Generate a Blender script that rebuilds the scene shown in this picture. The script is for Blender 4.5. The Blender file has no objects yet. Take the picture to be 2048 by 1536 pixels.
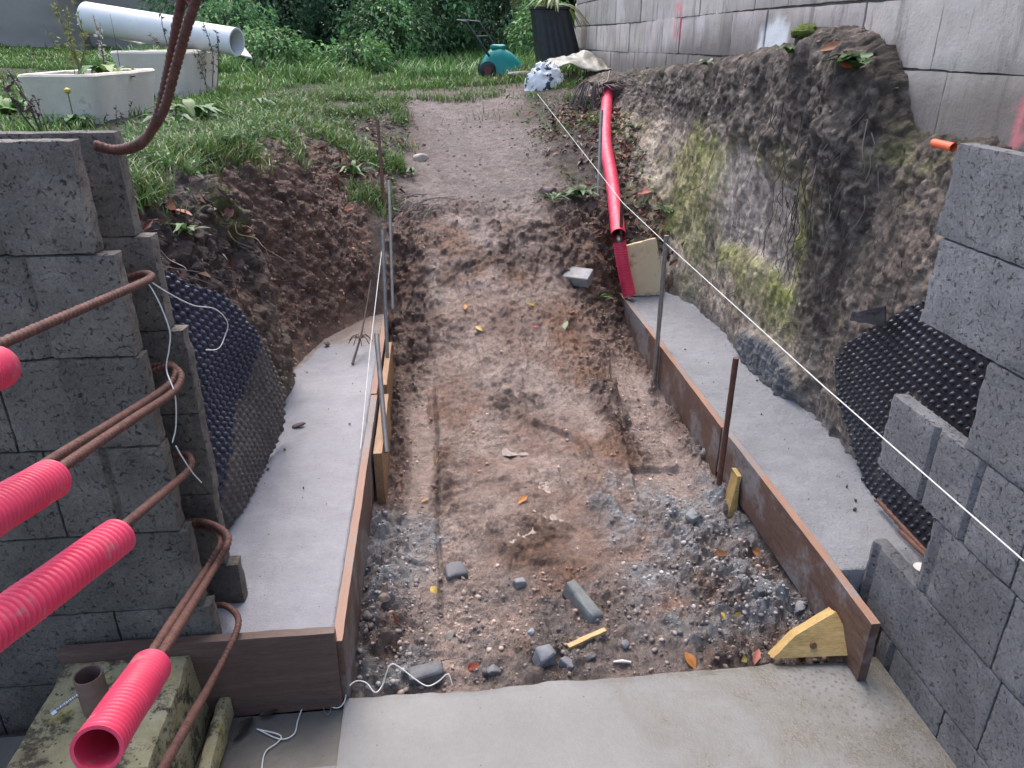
import bpy, bmesh, math, random
import numpy as np

S = bpy.context.scene
COL = S.collection
R = math.radians
rng = np.random.default_rng(7)
random.seed(7)

# ------------------------------------------------------------------ camera
H = 1.5
PITCH, YAW, FPX = R(24.6), R(5.85), 1500.0          # focal length in pixels of the 2048 wide photograph
cam_d = bpy.data.cameras.new('camera'); cam = bpy.data.objects.new('camera', cam_d); COL.objects.link(cam)
cam_d.sensor_fit = 'HORIZONTAL'; cam_d.sensor_width = 36.0; cam_d.lens = 36.0 * FPX / 2048.0
cam_d.clip_start = 0.05; cam_d.clip_end = 400
cam.location = (0, 0, H); cam.rotation_euler = (math.pi/2 - PITCH, 0, -YAW)
S.camera = cam

# ------------------------------------------------------------------ world, sun, exposure
SUN_EL, SUN_AZ = 62, -12                              # degrees; azimuth clockwise from +Y (ahead of the camera)
W = bpy.data.worlds.new('World'); S.world = W; W.use_nodes = True
wn = W.node_tree; bg = wn.nodes['Background']
sky = wn.nodes.new('ShaderNodeTexSky'); sky.sky_type = 'NISHITA'; sky.sun_disc = False
sky.sun_elevation = R(SUN_EL); sky.sun_rotation = R(SUN_AZ)
sky.air_density = 1.0; sky.dust_density = 3.0; sky.ozone_density = 1.0
wn.links.new(sky.outputs[0], bg.inputs[0]); bg.inputs[1].default_value = 0.15
sl = bpy.data.lights.new('sun', 'SUN'); sl.energy = 1.0; sl.angle = R(48); sl.color = (1.0, 0.94, 0.88)
so = bpy.data.objects.new('sun', sl); COL.objects.link(so)
so.rotation_euler = (R(90 - SUN_EL), 0, R(180 - SUN_AZ))
S.view_settings.view_transform = 'Standard'; S.view_settings.look = 'None'
S.view_settings.gamma = 1.0; S.view_settings.exposure = 1.44

# ------------------------------------------------------------------ picture <-> place
def _basis():
    f = np.array([math.sin(YAW)*math.cos(PITCH), math.cos(YAW)*math.cos(PITCH), -math.sin(PITCH)])
    r = np.array([math.cos(YAW), -math.sin(YAW), 0.0]); return r, np.cross(r, f), f
BR, BU, BF = _basis(); CP = np.array([0, 0, H])
def at(x, y, X=None, Y=None, Z=None, d=None):
    """point of the place seen at photograph pixel (x, y), on the plane X=, Y=, Z= or at depth d"""
    k = BF + BR*(x-1024)/FPX - BU*(y-768)/FPX
    if X is not None: t = X/k[0]
    elif Y is not None: t = Y/k[1]
    elif Z is not None: t = (Z-H)/k[2]
    else: t = d
    return CP + k*t

# ------------------------------------------------------------------ noise
def _hash(i, j, k, s):
    h = (i*374761393 + j*668265263 + k*2147483647 + s*1274126177) & 0xffffffff
    h = ((h ^ (h >> 13)) * 1274126177) & 0xffffffff
    h = ((h ^ (h >> 15)) * 2246822519) & 0xffffffff
    return ((h ^ (h >> 16)) & 0xffffff) / float(0xffffff)
def vn(p, s=0):
    """value noise, 0..1, p (n,3)"""
    p = np.asarray(p, float); i = np.floor(p).astype(np.int64); f = p - i; u = f*f*f*(f*(f*6-15)+10)
    r = 0
    for a in (0, 1):
        for b in (0, 1):
            for c in (0, 1):
                w = (u[:, 0] if a else 1-u[:, 0])*(u[:, 1] if b else 1-u[:, 1])*(u[:, 2] if c else 1-u[:, 2])
                r = r + w*_hash(i[:, 0]+a, i[:, 1]+b, i[:, 2]+c, s)
    return r
def fbm(p, o=4, s=0, g=0.5):
    p = np.asarray(p, float); a, t, r = 1.0, 0.0, 0
    for k in range(o):
        r = r + a*(vn(p, s+k)-0.5); t += a; a *= g; p = p*2.03 + 11.3
    return r/t*2          # about -1..1
def ridged(p, o=4, s=0):
    p = np.asarray(p, float); a, t, r = 1.0, 0.0, 0
    for k in range(o):
        r = r + a*(1-np.abs(2*vn(p, s+k)-1)); t += a; a *= 0.5; p = p*2.1 + 5.7
    return r/t
def worley(p, cell, seed, dims=2):
    """distance to the nearest feature point (in cells) and that point's random value"""
    q = np.asarray(p, float)[:, :dims]/cell; i = np.floor(q).astype(np.int64); best = np.full(len(q), 9.0); val = np.zeros(len(q))
    for o in np.ndindex(*([3]*dims)):
        c = i+np.array(o)-1; z = c[:, 2] if dims == 3 else np.zeros(len(q), np.int64)
        f = np.stack([_hash(c[:, 0], c[:, 1], z, seed+k) for k in range(dims)], 1); dd = np.sqrt((((c+f)-q)**2).sum(1))
        b = dd < best; best = np.where(b, dd, best); val = np.where(b, _hash(c[:, 0], c[:, 1], z, seed+9), val)
    return best, val
def sst(e0, e1, x):
    t = np.clip((x-e0)/(e1-e0), 0, 1); return t*t*(3-2*t)
def mix(a, b, w):
    w = np.asarray(w)[:, None]; return a*(1-w) + np.asarray(b, float)*w

# ------------------------------------------------------------------ objects
def tag(o, label=None, cat=None, group=None, kind=None):
    if label: o['label'] = label
    if cat: o['category'] = cat
    if group: o['group'] = group
    if kind: o['kind'] = kind
    return o
def thing(name, label, cat, loc, group=None):
    o = bpy.data.objects.new(name, None); COL.objects.link(o); o.location = [float(v) for v in loc]
    o.empty_display_size = 0.05
    return tag(o, label, cat, group)
def wloc(o):
    v = np.zeros(3)
    while o is not None: v = v + np.array(o.location); o = o.parent
    return v
def mesh(name, V, F, mat, parent=None, smooth=True, attrs=None, origin=None, mats=None, mi=None, sharp=38):
    """one mesh object out of world-space vertices; F is an (n,k) array or a list of polygons"""
    V = np.asarray(V, float)
    if parent is not None: base = wloc(parent); off = np.array([0, 0, 0.])
    else:
        base = np.array([*(V[:, :2].min(0)+V[:, :2].max(0))/2, V[:, 2].min()]) if origin is None else np.asarray(origin, float)
        off = base
    L = V - base
    me = bpy.data.meshes.new(name)
    if isinstance(F, np.ndarray):
        n, k = F.shape
        me.vertices.add(len(L)); me.vertices.foreach_set('co', L.astype(np.float32).ravel())
        me.loops.add(n*k); me.loops.foreach_set('vertex_index', F.astype(np.int32).ravel())
        me.polygons.add(n); me.polygons.foreach_set('loop_start', np.arange(0, n*k, k, dtype=np.int32))
        me.update(calc_edges=True)
    else:
        me.from_pydata([tuple(v) for v in L], [], [tuple(int(i) for i in f) for f in F]); me.update()
    if smooth: me.polygons.foreach_set('use_smooth', np.ones(len(me.polygons), bool))
    if smooth and sharp: me.set_sharp_from_angle(angle=R(sharp))
    for m in ([mat] if mats is None else mats): me.materials.append(m)
    if mi is not None: me.polygons.foreach_set('material_index', np.asarray(mi, np.int32))
    if attrs:
        for k, v in attrs.items():
            v = np.asarray(v, np.float32)
            if v.ndim == 2:
                if v.shape[1] == 3: v = np.hstack([v, np.ones((len(v), 1), np.float32)])
                a = me.attributes.new(k, 'FLOAT_COLOR', 'POINT'); a.data.foreach_set('color', v.ravel())
            else:
                a = me.attributes.new(k, 'FLOAT', 'POINT'); a.data.foreach_set('value', v)
    o = bpy.data.objects.new(name, me); COL.objects.link(o)
    o.location = off
    if parent is not None: o.parent = parent
    return o
class MB:
    """collects pieces of one mesh"""
    def __init__(s): s.V, s.F, s.n, s.C = [], [], 0, []
    def add(s, V, F, col=None):
        V = np.asarray(V, float); s.V.append(V)
        for f in F: s.F.append([int(i)+s.n for i in f])
        if col is not None: s.C.append(np.tile(np.asarray(col, float), (len(V), 1)) if np.ndim(col) == 1 else np.asarray(col))
        s.n += len(V); return s
    def build(s, name, mat, parent=None, smooth=True, **kw):
        V = np.vstack(s.V); a = {'col': np.vstack(s.C)} if s.C else None
        return mesh(name, V, s.F, mat, parent, smooth, attrs=a, **kw)

def spline(pts, n=8):
    """Catmull-Rom through pts"""
    P = np.asarray(pts, float)
    if len(P) < 3: return np.array([P[0]+(P[-1]-P[0])*t for t in np.linspace(0, 1, n)])
    Q = np.vstack([2*P[0]-P[1], P, 2*P[-1]-P[-2]]); out = []
    for i in range(1, len(Q)-2):
        a, b, c, d = Q[i-1:i+3]
        for t in np.linspace(0, 1, n, endpoint=False):
            out.append(0.5*(2*b+(c-a)*t+(2*a-5*b+4*c-d)*t*t+(3*b-a-3*c+d)*t**3))
    out.append(P[-1]); return np.array(out)
def resample(P, step):
    P = np.asarray(P, float); L = np.r_[0, np.cumsum(np.linalg.norm(np.diff(P, axis=0), axis=1))]
    n = max(2, int(L[-1]/step)+1); t = np.linspace(0, L[-1], n)
    return np.stack([np.interp(t, L, P[:, k]) for k in range(3)], 1), t
def sweep(P, r, seg=8, cap=True):
    """tube along P, r scalar or per point"""
    P = np.asarray(P, float); n = len(P); r = np.broadcast_to(r, (n,))
    T = np.gradient(P, axis=0); T /= np.linalg.norm(T, axis=1)[:, None]+1e-12
    a = np.array([0, 0, 1.]) if abs(T[0, 2]) < .9 else np.array([1., 0, 0])
    N = np.cross(T[0], a); N /= np.linalg.norm(N); V = []
    th = np.linspace(0, 2*np.pi, seg, endpoint=False)
    for i in range(n):
        N = N - T[i]*(N@T[i]); N /= np.linalg.norm(N)+1e-12; B = np.cross(T[i], N)
        V.append(P[i]+r[i]*(np.cos(th)[:, None]*N+np.sin(th)[:, None]*B))
    V = np.vstack(V); F = []
    for i in range(n-1):
        for j in range(seg):
            k = (j+1) % seg; F.append([i*seg+j, i*seg+k, (i+1)*seg+k, (i+1)*seg+j])
    if cap: F.append(list(range(seg))[::-1]); F.append([(n-1)*seg+j for j in range(seg)])
    return V, F
def boxgrid(x0, x1, y0, y1, z0, z1, res, disp=None):
    """closed box with subdivided faces and shared corners; disp(V)->V"""
    nx, ny, nz = [max(1, int(round((b-a)/res))) for a, b in ((x0, x1), (y0, y1), (z0, z1))]
    idx, V, F = {}, [], []
    def vid(i, j, k):
        if (i, j, k) not in idx:
            idx[(i, j, k)] = len(V); V.append((x0+(x1-x0)*i/nx, y0+(y1-y0)*j/ny, z0+(z1-z0)*k/nz))
        return idx[(i, j, k)]
    for i in range(nx):
        for j in range(ny):
            F.append([vid(i, j, 0), vid(i, j+1, 0), vid(i+1, j+1, 0), vid(i+1, j, 0)])
            F.append([vid(i, j, nz), vid(i+1, j, nz), vid(i+1, j+1, nz), vid(i, j+1, nz)])
    for i in range(nx):
        for k in range(nz):
            F.append([vid(i, 0, k), vid(i+1, 0, k), vid(i+1, 0, k+1), vid(i, 0, k+1)])
            F.append([vid(i, ny, k), vid(i, ny, k+1), vid(i+1, ny, k+1), vid(i+1, ny, k)])
    for j in range(ny):
        for k in range(nz):
            F.append([vid(0, j, k), vid(0, j, k+1), vid(0, j+1, k+1), vid(0, j+1, k)])
            F.append([vid(nx, j, k), vid(nx, j+1, k), vid(nx, j+1, k+1), vid(nx, j, k+1)])
    V = np.array(V)
    if disp is not None: V = disp(V)
    return V, F
def rough_box(amp, sc, seed, edge=0.0, lo=None, hi=None):
    """noise displacement with worn edges for boxgrid"""
    def f(V):
        a, b = V.min(0), V.max(0); c, h = (a+b)/2, (b-a)/2
        if edge:
            q = (V-c); d = h-np.abs(q); m = np.sort(d, 1)[:, :2]
            w = np.clip(1-m[:, 1]/edge, 0, 1)*np.clip(1-m[:, 0]/edge, 0, 1)
            n = 0.4+0.9*vn(V/edge*0.45, seed+9)
            on = (d < 1e-6)
            V = V - np.sign(q)*on*(w*n*edge*0.32)[:, None]
        D = np.stack([fbm(V*sc, 3, seed+k*17) for k in range(3)], 1)*amp
        return V + D
    return f
def frame(axis):
    a = np.asarray(axis, float); a /= np.linalg.norm(a)
    b = np.cross(a, [0, 0, 1.] if abs(a[2]) < .9 else [1., 0, 0]); b /= np.linalg.norm(b)
    return a, b, np.cross(a, b)
def oriented(V, org, ax, ay, az):
    return np.asarray(org) + V[:, :1]*np.asarray(ax) + V[:, 1:2]*np.asarray(ay) + V[:, 2:3]*np.asarray(az)
def rot(axis, a):
    x, y, z = np.asarray(axis, float)/np.linalg.norm(axis); c, s = math.cos(a), math.sin(a); C = 1-c
    return np.array([[c+x*x*C, x*y*C-z*s, x*z*C+y*s], [y*x*C+z*s, c+y*y*C, y*z*C-x*s], [z*x*C-y*s, z*y*C+x*s, c+z*z*C]])

# ------------------------------------------------------------------ materials
class NT:
    def __init__(s, name):
        s.m = bpy.data.materials.new(name); s.m.use_nodes = True; s.t = s.m.node_tree; s.n = s.t.nodes
        s.b = s.n['Principled BSDF']; s.tc = s.n.new('ShaderNodeTexCoord').outputs['Object']
    def new(s, t, **kw):
        n = s.n.new(t)
        for k, v in kw.items(): setattr(n, k, v)
        return n
    def link(s, a, b): s.t.links.new(a, b)
    def setin(s, sock, v):
        if hasattr(v, 'is_linked') or isinstance(v, bpy.types.NodeSocket): s.link(v, sock)
        else: sock.default_value = v[0] if (sock.type == 'VALUE' and hasattr(v, '__len__')) else v
    def vec(s, scale=(1, 1, 1)):
        n = s.new('ShaderNodeMapping'); s.link(s.tc, n.inputs[0]); n.inputs['Scale'].default_value = scale; return n.outputs[0]
    def noise(s, scale, detail=4, rough=0.6, vec=None, dist=0.0):
        n = s.new('ShaderNodeTexNoise'); s.link(vec or s.tc, n.inputs['Vector'])
        n.inputs['Scale'].default_value = scale; n.inputs['Detail'].default_value = detail
        n.inputs['Roughness'].default_value = rough; n.inputs['Distortion'].default_value = dist; return n.outputs[0]
    def voro(s, scale, vec=None, feature='F1', out=0):
        n = s.new('ShaderNodeTexVoronoi', feature=feature); s.link(vec or s.tc, n.inputs['Vector'])
        n.inputs['Scale'].default_value = scale; return n.outputs[out]
    def ramp(s, f, stops):
        n = s.new('ShaderNodeValToRGB'); s.link(f, n.inputs[0]); e = n.color_ramp.elements
        while len(e) < len(stops): e.new(0.5)
        for k, (p, c) in enumerate(stops):
            e[k].position = p; e[k].color = (*c, 1) if hasattr(c, '__len__') else (c, c, c, 1)
        return n.outputs[0]
    def mixc(s, f, a, b, mode='MIX'):
        n = s.new('ShaderNodeMix', data_type='RGBA', blend_type=mode)
        s.setin(n.inputs[0], f)
        for k, v in ((6, a), (7, b)):
            if isinstance(v, tuple): n.inputs[k].default_value = (*v, 1)
            else: s.link(v, n.inputs[k])
        return n.outputs[2]
    def math(s, op, a, b=0.0):
        n = s.new('ShaderNodeMath', operation=op); s.setin(n.inputs[0], a); s.setin(n.inputs[1], b); return n.outputs[0]
    def attr(s, name, out=0):
        n = s.new('ShaderNodeAttribute', attribute_name=name); return n.outputs[out]
    def bump(s, h, strength, dist, prev=None):
        n = s.new('ShaderNodeBump'); s.link(h, n.inputs['Height']); n.inputs['Strength'].default_value = strength
        n.inputs['Distance'].default_value = dist
        if prev: s.link(prev, n.inputs['Normal'])
        return n.outputs[0]
    def out(s, col=None, rough=None, normal=None, metal=None, spec=None, coat=None):
        if col is not None: s.setin(s.b.inputs['Base Color'], (*col, 1) if isinstance(col, tuple) else col)
        if rough is not None: s.setin(s.b.inputs['Roughness'], rough)
        if normal is not None: s.link(normal, s.b.inputs['Normal'])
        if metal is not None: s.b.inputs['Metallic'].default_value = metal
        if spec is not None: s.b.inputs['Specular IOR Level'].default_value = spec
        if coat is not None: s.b.inputs['Coat Weight'].default_value = coat
        return s.m
def simple(name, c1, c2, scale=8, rough=(0.5, 0.8), bumps=((60, .4, .003),), metal=0.0, spec=0.5, attr=None, stretch=(1, 1, 1), dirt=None):
    t = NT(name); v = t.vec(stretch)
    n = t.noise(scale, 5, .65, v); c = t.ramp(n, [(.3, c1), (.7, c2)])
    if attr: c = t.mixc(1.0, c, t.attr(attr), 'MULTIPLY')
    if dirt:
        d = t.noise(dirt[0], 6, .7); c = t.mixc(t.ramp(d, [(dirt[1], 0.0), (dirt[1]+.12, 1.0)]), c, dirt[2])
    nb = None
    for sc, st, di in bumps: nb = t.bump(t.noise(sc, 5, .7, v), st, di, nb)
    r = t.ramp(t.noise(scale*2.3, 3), [(.3, rough[0]), (.7, rough[1])])
    return t.out(c, r, nb, metal, spec)

def block_mat(name, dark, light, pit=0.5):
    """porous pressed concrete block, 'tint' attribute per block"""
    t = NT(name); a = t.noise(9, 5, .6); b = t.noise(130, 3, .75)
    c = t.ramp(a, [(.3, dark), (.72, light)])
    c = t.mixc(t.ramp(b, [(.3, 0.0), (.75, 1.0)]), c, t.mixc(1.0, c, (1.6, 1.58, 1.56), 'MULTIPLY'))
    wv = t.noise(85, 5, .72, dist=.8); pz = t.noise(24, 4, .7)
    pm = t.math('MULTIPLY', t.ramp(wv, [(.575, 0.0), (.64, 1.0)]), t.ramp(pz, [(.36, .25), (.56, 1.0)]))
    c = t.mixc(pm, c, t.mixc(1.0, c, (.22, .22, .22), 'MULTIPLY'))
    c = t.mixc(t.ramp(t.noise(4.5, 6, .7), [(.54, 0.0), (.72, .5)]), c, t.mixc(1.0, c, (1.55, 1.5, 1.45), 'MULTIPLY')); c = t.mixc(t.ramp(t.noise(2.7, 5, .65), [(.52, 0.0), (.66, .55)]), c, t.mixc(1.0, c, (.62, .60, .58), 'MULTIPLY'))
    fl = t.ramp(t.voro(75, feature='F1', out=1), [(.93, 0.0), (.95, .55)])
    c = t.mixc(fl, c, (.33, .33, .33))
    c = t.mixc(1.0, c, t.attr('tint'), 'MULTIPLY')
    n1 = t.bump(t.math('SUBTRACT', t.noise(110, 5, .8), t.math('MULTIPLY', pm, 1.2)), 1.0, .009)
    n2 = t.bump(t.noise(30, 4, .6), .35, .008, n1)
    return t.out(c, t.ramp(t.noise(14, 4), [(.3, .62), (.7, .9)]), n2)

def concrete_mat(name, c1, c2, speck, wet=None, rough=(.55, .85), bump=.5, dirt=False):
    t = NT(name); c = t.ramp(t.noise(3.2, 6, .62), [(.32, c1), (.68, c2)])
    c = t.mixc(t.ramp(t.noise(60, 5, .8), [(.35, .5), (.7, 0.0)]), c, t.mixc(1.0, c, (.72, .72, .74), 'MULTIPLY'))
    sp = t.math('MULTIPLY', t.ramp(t.voro(42), [(.07, 1.0), (.13, 0.0)]), t.ramp(t.noise(7, 3), [(.48, 0.0), (.6, 1.0)]))
    c = t.mixc(sp, c, speck)
    if dirt:
        dm = t.ramp(t.math('ADD', t.attr('dirt', 2), t.math('MULTIPLY', t.math('SUBTRACT', t.noise(14, 6, .75), .5), .9)), [(.42, 0.0), (.62, .85)]); c = t.mixc(dm, c, t.mixc(t.noise(40, 4, .7), (.12, .085, .065), (.27, .2, .165)))
        bl = t.ramp(t.noise(1.7, 5, .6), [(.5, 0.0), (.62, .5)]); c = t.mixc(bl, c, t.mixc(1.0, c, (.74, .74, .76), 'MULTIPLY'))
    r = t.ramp(t.noise(6, 5), [(.35, rough[0]), (.7, rough[1])])
    if wet:
        w = t.ramp(t.noise(wet[0], 7, .7, dist=.4), [(wet[1], 0.0), (wet[1]+.07, 1.0)])
        c = t.mixc(w, c, t.mixc(1.0, c, wet[2], 'MULTIPLY')); r = t.mixc(w, r, (.3, .3, .3))
    n = t.bump(t.noise(150, 5, .75), bump, .003); n = t.bump(t.noise(24, 4, .6), bump*.5, .006, n)
    return t.out(c, r, n)

def wood_mat(name, c1, c2, grain=(1, 14, 14), rough=(.45, .7)):
    t = NT(name); v = t.vec(grain); g = t.noise(3.5, 6, .65, v, dist=.6); g2 = t.noise(26, 4, .7, v)
    c = t.ramp(g, [(.3, c1), (.68, c2)])
    c = t.mixc(t.ramp(g2, [(.38, .55), (.55, 0.0)]), c, t.mixc(1.0, c, (.5, .47, .45), 'MULTIPLY'))
    return t.out(c, t.ramp(t.noise(5, 3), [(.3, rough[0]), (.7, rough[1])]), t.bump(g2, .35, .002))

def terrain_mat():
    t = NT('soil'); c = t.attr('col'); wet = t.attr('wet', 2)
    f = t.noise(62, 8, .88); c = t.mixc(1.0, c, t.ramp(f, [(.33, (.30, .28, .265)), (.47, (.92, .91, .90)), (.55, (1.08, 1.08, 1.08)), (.68, (1.55, 1.53, 1.5))]), 'MULTIPLY')  # strong dark flecks put the shade of small crevices into the soil colour
    f2 = t.noise(260, 3, .7); c = t.mixc(t.ramp(f2, [(.66, 0.0), (.72, .5)]), c, t.mixc(1.0, c, (1.9, 1.85, 1.8), 'MULTIPLY'))
    c = t.mixc(t.math('MULTIPLY', t.ramp(t.noise(120, 4, .7, dist=1.0), [(.58, 0.0), (.63, .85)]), t.ramp(t.noise(14, 3), [(.42, .1), (.6, 1.0)])), c, t.mixc(1.0, c, (.42, .4, .4), 'MULTIPLY'))  # finer dark flecks, crevice shade in the colour as well
    r = t.ramp(t.math('ADD', wet, t.math('MULTIPLY', t.math('SUBTRACT', t.noise(16, 5, .7), .5), .8)), [(.1, .9), (.5, .46), (.9, .2)])
    n = t.bump(t.noise(150, 6, .8), 1.0, .011); n = t.bump(t.noise(52, 6, .8), 1.0, .022, n)
    return t.out(c, r, n, spec=.5)

def leaf_mat(name, rough=.45, spec=.4, trans=.25):
    """leaves and grass: colour from 'col'"""
    t = NT(name); c = t.attr('col')
    d = t.new('ShaderNodeBsdfTranslucent'); t.link(c, d.inputs[0])
    t.out(c, rough, spec=spec); mx = t.new('ShaderNodeMixShader'); mx.inputs[0].default_value = trans
    t.link(t.b.outputs[0], mx.inputs[1]); t.link(d.outputs[0], mx.inputs[2])
    t.link(mx.outputs[0], t.n['Material Output'].inputs[0]); return t.m
def col_mat(name, rough=(.6, .85), bump=(70, .4, .004)):
    t = NT(name); c = t.mixc(1.0, t.attr('col'), t.ramp(t.noise(30, 5, .7), [(.3, (.7, .7, .7)), (.7, (1.25, 1.25, 1.25))]), 'MULTIPLY')
    return t.out(c, t.ramp(t.noise(12, 3), [(.3, rough[0]), (.7, rough[1])]), t.bump(t.noise(bump[0], 5, .7), bump[1], bump[2]))

M_SOIL = terrain_mat()
M_LEAF = leaf_mat('leaf'); M_GRASS = leaf_mat('grass_blade', .4, .5, .3)
M_DRY = leaf_mat('dry_leaf', .5, .4, .1)
M_COL = col_mat('stone_chunk')
M_BLOCK_L = block_mat('block_dark', (.125, .107, .089), (.225, .196, .164))
M_BLOCK_R = block_mat('block_grey', (.14, .14, .147), (.205, .205, .212))
M_FOOT = concrete_mat('fresh_concrete', (.225, .22, .238), (.33, .325, .345), (.08, .08, .085), rough=(.3, .6), bump=1.0, dirt=True)
M_FOOTR = concrete_mat('rough_concrete', (.23, .23, .243), (.35, .35, .362), (.09, .09, .095), rough=(.5, .85), bump=2.2, dirt=True)
def slab_mat():
    t = NT('slab_concrete'); c = t.ramp(t.noise(2.6, 6, .6), [(.32, (.165, .162, .155)), (.68, (.225, .22, .21))])
    st = t.math('ADD', t.attr('stain', 2), t.math('MULTIPLY', t.math('SUBTRACT', t.noise(3.6, 7, .72, dist=.5), .5), 1.7)); sm = t.ramp(st, [(.38, 0.0), (.68, 1.0)])
    c = t.mixc(sm, c, t.mixc(t.noise(1.8, 4), (.11, .099, .079), (.155, .142, .118)))
    wo = t.math('MULTIPLY', t.attr('worn', 2), t.ramp(t.voro(70), [(.15, 1.0), (.4, 0.0)])); c = t.mixc(wo, c, (.11, .10, .085))
    c = t.mixc(t.ramp(t.noise(70, 5, .8), [(.35, .5), (.7, 0.0)]), c, t.mixc(1.0, c, (.76, .76, .77), 'MULTIPLY'))
    sp = t.math('MULTIPLY', t.ramp(t.voro(38), [(.06, 1.0), (.11, 0.0)]), t.ramp(t.noise(7, 3), [(.46, 0.0), (.58, 1.0)])); c = t.mixc(sp, c, (.05, .045, .04))
    n = t.bump(t.math('ADD', t.noise(150, 5, .75), t.math('MULTIPLY', t.attr('worn', 2), t.noise(60, 5, .8))), .5, .004); n = t.bump(t.noise(24, 4), .2, .005, n)
    return t.out(c, t.ramp(sm, [(0, .42), (1, .24)]), n)
M_SLAB = slab_mat()
M_SLABWET = concrete_mat('slab_damp', (.1, .09, .075), (.17, .155, .13), (.04, .03, .025), rough=(.3, .6), bump=.3)
M_FORM = wood_mat('form_board', (.085, .05, .038), (.14, .085, .062), (14, 1.2, 14))
M_FORMX = wood_mat('form_board_x', (.085, .045, .035), (.13, .08, .06), (1.2, 14, 14))
M_RAW = wood_mat('raw_wood', (.27, .145, .075), (.40, .24, .12), (14, 1.2, 14))
M_RAWX = wood_mat('yellow_wood', (.40, .25, .085), (.54, .37, .15), (1.5, 12, 12))
M_PLY = simple('plywood', (.60, .46, .27), (.72, .58, .38), 5, (.5, .75), ((90, .3, .002),), dirt=(9, .56, (.2, .14, .09)))
M_RUST = simple('rusty_steel', (.075, .03, .022), (.16, .065, .043), 40, (.55, .85), ((220, .6, .002),))
M_GALV = simple('grey_steel', (.2, .19, .18), (.32, .3, .28), 25, (.35, .6), ((160, .3, .001),), metal=.5)
M_RED = simple('red_plastic', (.64, .035, .085), (.74, .06, .125), 9, (.38, .6), ((90, .1, .001),), dirt=(21, .585, (.42, .20, .17)))
M_REDIN = simple('red_plastic_inside', (.6, .03, .07), (.68, .06, .12), 12, (.4, .6), ((90, .1, .001),))
M_BLACK = simple('black_plastic', (.012, .012, .014), (.025, .025, .028), 20, (.35, .6), ((90, .2, .002),))
M_MEMBB = simple('black_membrane', (.007, .008, .013), (.013, .014, .024), 10, (.22, .45), ((120, .15, .001),), dirt=(9, .58, (.075, .065, .06)))
M_MEMB = simple('dimple_membrane', (.012, .014, .034), (.022, .026, .056), 10, (.28, .5), ((120, .15, .001),), dirt=(9, .60, (.07, .062, .06)))
M_MEMBMUD = simple('membrane_mud', (.06, .05, .045), (.13, .11, .1), 14, (.5, .8), ((90, .7, .006),))
M_STRING = simple('white_string', (.62, .6, .55), (.75, .73, .68), 60, (.6, .8), ())
M_TAN = None

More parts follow.
